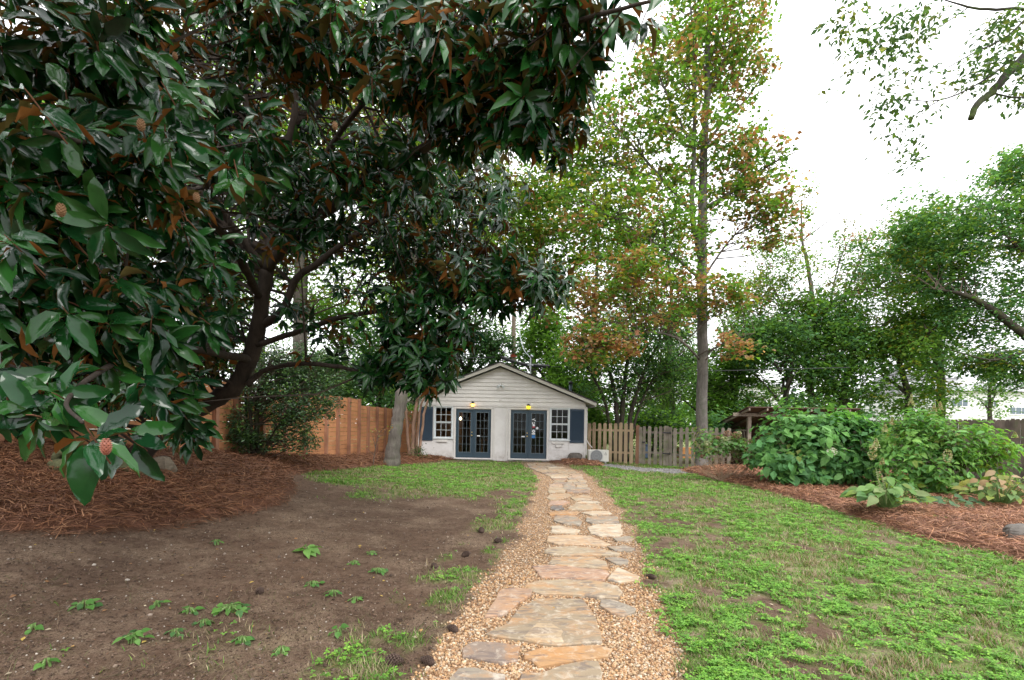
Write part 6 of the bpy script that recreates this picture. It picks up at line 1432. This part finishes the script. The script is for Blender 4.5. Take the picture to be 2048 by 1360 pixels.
# seedlings and weeds on the bare soil
WD = [((1395, 240), 6, .16, 'tall pale green seedling with five pointed leaves on the bare soil', 'seedling', .11), ((385, 478), 9, .055, 'round-leaved weed clump nearest the straw bank on bare soil', 'weed', .04), ((712, 482), 4, .05, 'small solitary three-leaf weed between two larger clumps', 'weed', .04),
      ((862, 505), 6, .055, 'yellow-green weed tuft beside the widest weed patch', 'weed', .03), ((1050, 505), 22, .055, 'widest weed patch with heart-shaped leaves in the middle of the soil', 'weed', .06), ((605, 640), 10, .05, 'leaning leafy weed near the bottom edge of the bare soil', 'weed', .07),
      ((800, 605), 6, .045, 'weed with one lime leaf below the widest weed patch', 'weed', .04), ((1102, 645), 7, .045, 'flat green weed rosette near the bottom of the soil', 'weed', .02), ((1540, 612), 5, .05, 'weed with two upright round leaves near the gravel side', 'weed', .06), ((1280, 680), 8, .04, 'pale weed rosette lowest towards the pine cones', 'weed', .02),
      ((1518, 430), 8, .045, 'bright weed with pointed leaves between soil and tufts', 'weed', .04), ((1425, 385), 9, .042, 'bushy dark weed right below the tall seedling', 'weed', .03), ((1722, 325), 13, .042, 'dark compact weed closest to a black pine cone', 'weed', .04), ((1612, 280), 8, .045, 'flat weed beside the tall seedling', 'weed', .02),
      ((1695, 240), 8, .035, 'grey-green low weed above the dark compact weed', 'weed', .02), ((985, 195), 5, .04, 'thin weed just below the straw bank edge', 'weed', .06), ((930, 565), 5, .045, 'two-leaf weed under the widest weed patch', 'weed', .02), ((210, 745), 4, .045, 'small upright weed in the dry grass corner', 'weed', .05),
      ((150, 588), 3, .05, 'single round leaf weed left of the leaning weed', 'weed', .02), ((1620, 455), 5, .04, 'flat bluish weed beside the bright pointed weed', 'weed', .02)]
for (cx, cy), n, L_, lab, cat, zu in WD:
    hosta(lab, cx / 2.276, 1000 + cy / 2.276 + 4, 0, n, L_, [(.09, .23, .045), (.13, .29, .06), (.07, .18, .05)] if cat == 'weed' else [(.15, .33, .06), (.19, .38, .09)], .035 + .006 * n if cat == 'weed' else .03, name=cat, z_up=zu + .02, cat=cat)

# pine cones
def cone(cx, cy, s, label):
    g_ = ground_hit(cx, cy); c = Vector((g_[0], g_[1], gz(*g_) + .022 * s)); e = Vector((math.cos(cx), math.sin(cx) * .5, .1)).normalized(); u = e.orthogonal().normalized(); w_ = e.cross(u); q = MB()
    q.tube([c - e * .04 * s, c - e * .02 * s, c + e * .015 * s, c + e * .045 * s], [.008 * s, .02 * s, .018 * s, .004 * s], 8)
    for i in range(11):
        t_ = i / 10; r = (.027 * math.sin(math.pi * min(1, .18 + t_ * .78)) + .004) * s
        for j in range(8):
            a = j * .785 + i * .39; o_ = u * math.cos(a) + w_ * math.sin(a); sd_ = e.cross(o_); p = c + e * (-.042 + .084 * t_) * s
            q.add([p + sd_ * .006 * s, p - sd_ * .006 * s, p + o_ * r + e * .010 * s - sd_ * .008 * s, p + o_ * r + e * .010 * s + sd_ * .008 * s, p + o_ * r * .85 + e * .018 * s], [(0, 1, 2, 3), (3, 2, 4), (0, 3, 4), (2, 1, 4)])
    props(q.build('pine_cone', M['pine_cone']), label, 'pine cone', 'pine cones dropped beside the path')
M['pine_cone'] = plain('pine_cone', (.075, .045, .032), .8, .5, 60, .3)
for (x_, y_, s_, lab) in ((907, 1262, 1.0, 'dark pine cone on gravel beside the orange flagstone'), (785, 1330, 1.25, 'largest pine cone with a twig at the gravel corner'), (857, 1328, 1.0, 'pine cone lying just beside the largest one'), (869, 1135, 1.0, 'black pine cone alone on the soil near the dark compact weed'),
                         (520, 1186, 1.0, 'pine cone among dry needles near the widest weed patch'), (1303, 1156, 1.0, 'pine cone on the lawn side edge of the gravel'), (997, 1085, 1.3, 'pine cone on the soil level with the cream flagstones'), (931, 1112, 1.2, 'small pine cone between soil and gravel above the orange-purple flag'), (963, 1065, 1.4, 'farthest pine cone on the soil before the green patch'), (1353, 1208, .9, 'pine cone sunk in the lawn grass')):
    cone(x_, y_, s_, lab)
# rocks
def rock(cx, cy, wpx, hpx, label, mat, name='rock', seed=1, Y=None, dep=.7, cat='rock'):
    g_ = ground_hit(cx, cy) if Y is None else (P(cx, cy, Y).x, Y); s = g_[1] / F; rw, rh = wpx * s / 2, hpx * s
    bm_v, bm_f = [], []; nu, nv = 14, 8; r_ = np.random.default_rng(seed); ph_ = r_.uniform(0, 6, 6)
    z0_ = gz(*g_)
    for i in range(nv + 1):
        t_ = math.pi * .5 * i / nv
        for j in range(nu):
            a = 2 * math.pi * j / nu; k = 1 + .16 * math.sin(2 * a + ph_[0]) + .10 * math.sin(3 * a + ph_[1] + t_ * 2) + .07 * math.sin(5 * a + ph_[2] + 3 * t_)
            sq = max(abs(math.cos(a)), abs(math.sin(a))) ** -.5
            k *= r_.uniform(.93, 1.07); bm_v.append((g_[0] + math.cos(a) * rw * k * sq * math.cos(t_) ** .55, g_[1] + math.sin(a) * rw * dep * k * sq * math.cos(t_) ** .55, z0_ - .04 + (rh + .04) * math.sin(t_) ** .8 * (1 + .10 * math.sin(2 * a + ph_[3]) * math.cos(t_))))
    for i in range(nv):
        for j in range(nu): a_ = i * nu; bm_f.append((a_ + j, a_ + (j + 1) % nu, a_ + nu + (j + 1) % nu, a_ + nu + j))
    q = MB(); q.add(bm_v, bm_f); q.f.append(tuple(nv * nu + k for k in range(nu)))
    return props(q.build(name, mat, None, False), label, cat)
rk = plain('rock_tan', (.17, .14, .10), .9, .4, 7, .8, dirt=(.14, .16, .06)); rm = plain('rock_mossy', (.09, .095, .04), .95, .5, 9, .8, dirt=(.08, .10, .03)); rg = plain('rock_grey', (.13, .115, .10), .9, .5, 6, .8, dirt=(.10, .08, .06))
rock(268, 966, 60, 26, 'low mossy rock in the straw behind hanging magnolia leaves', rm, seed=2)
rock(325, 963, 40, 30, 'squat tan rock beside the low mossy rock', rk, seed=3)
rock(2040, 1094, 68, 24, 'flat grey rock in the straw at the far corner of the bed', rg, seed=4)
rock(1150, 927, 32, 15, 'brown pointed rock leaning at the cottage wall', rg, seed=5, Y=19.75, dep=.4)
e = rock(130, 962, 70, 22, 'pale green mossy curved stone figure under the magnolia', rm, name='stone_ornament', seed=7, cat='garden ornament')
g_ = ground_hit(130, 962); q = MB(); z0_ = gz(*g_); s = g_[1] / F
q.tube([(g_[0] - 20 * s, g_[1], z0_ + 10 * s), (g_[0] - 16 * s, g_[1], z0_ + 30 * s), (g_[0] + 2 * s, g_[1] - .02, z0_ + 38 * s), (g_[0] + 22 * s, g_[1] - .02, z0_ + 34 * s), (g_[0] + 20 * s, g_[1], z0_ + 26 * s)], [9 * s, 8 * s, 8 * s, 7 * s, 5 * s], 8); q.build('head', rm, e, True)
# sapling by the fence and straggly growth under the wall
tree('sapling', 'thin sapling with a few yellow and red leaves in front of the cedar fence', 'sapling', (746, 928, 14.6),
     [[(746, 932, 14.6, .014), (752, 890, 14.6, .011), (760, 865, 14.6, .007), (775, 850, 14.6, .004)], [(752, 895, 14.6, .008), (744, 870, 14.6, .004)]], M['twig'],
     [blob(755, 870, 14.6, 20, 16, .2), blob(745, 890, 14.6, 16, 14, .2), blob(785, 855, 14.7, 22, 10, .2)], 26, 4, .05, .06, [YELL, ORNG, [(.35, .4, .2), (.3, .12, .05)]], twigs=20)
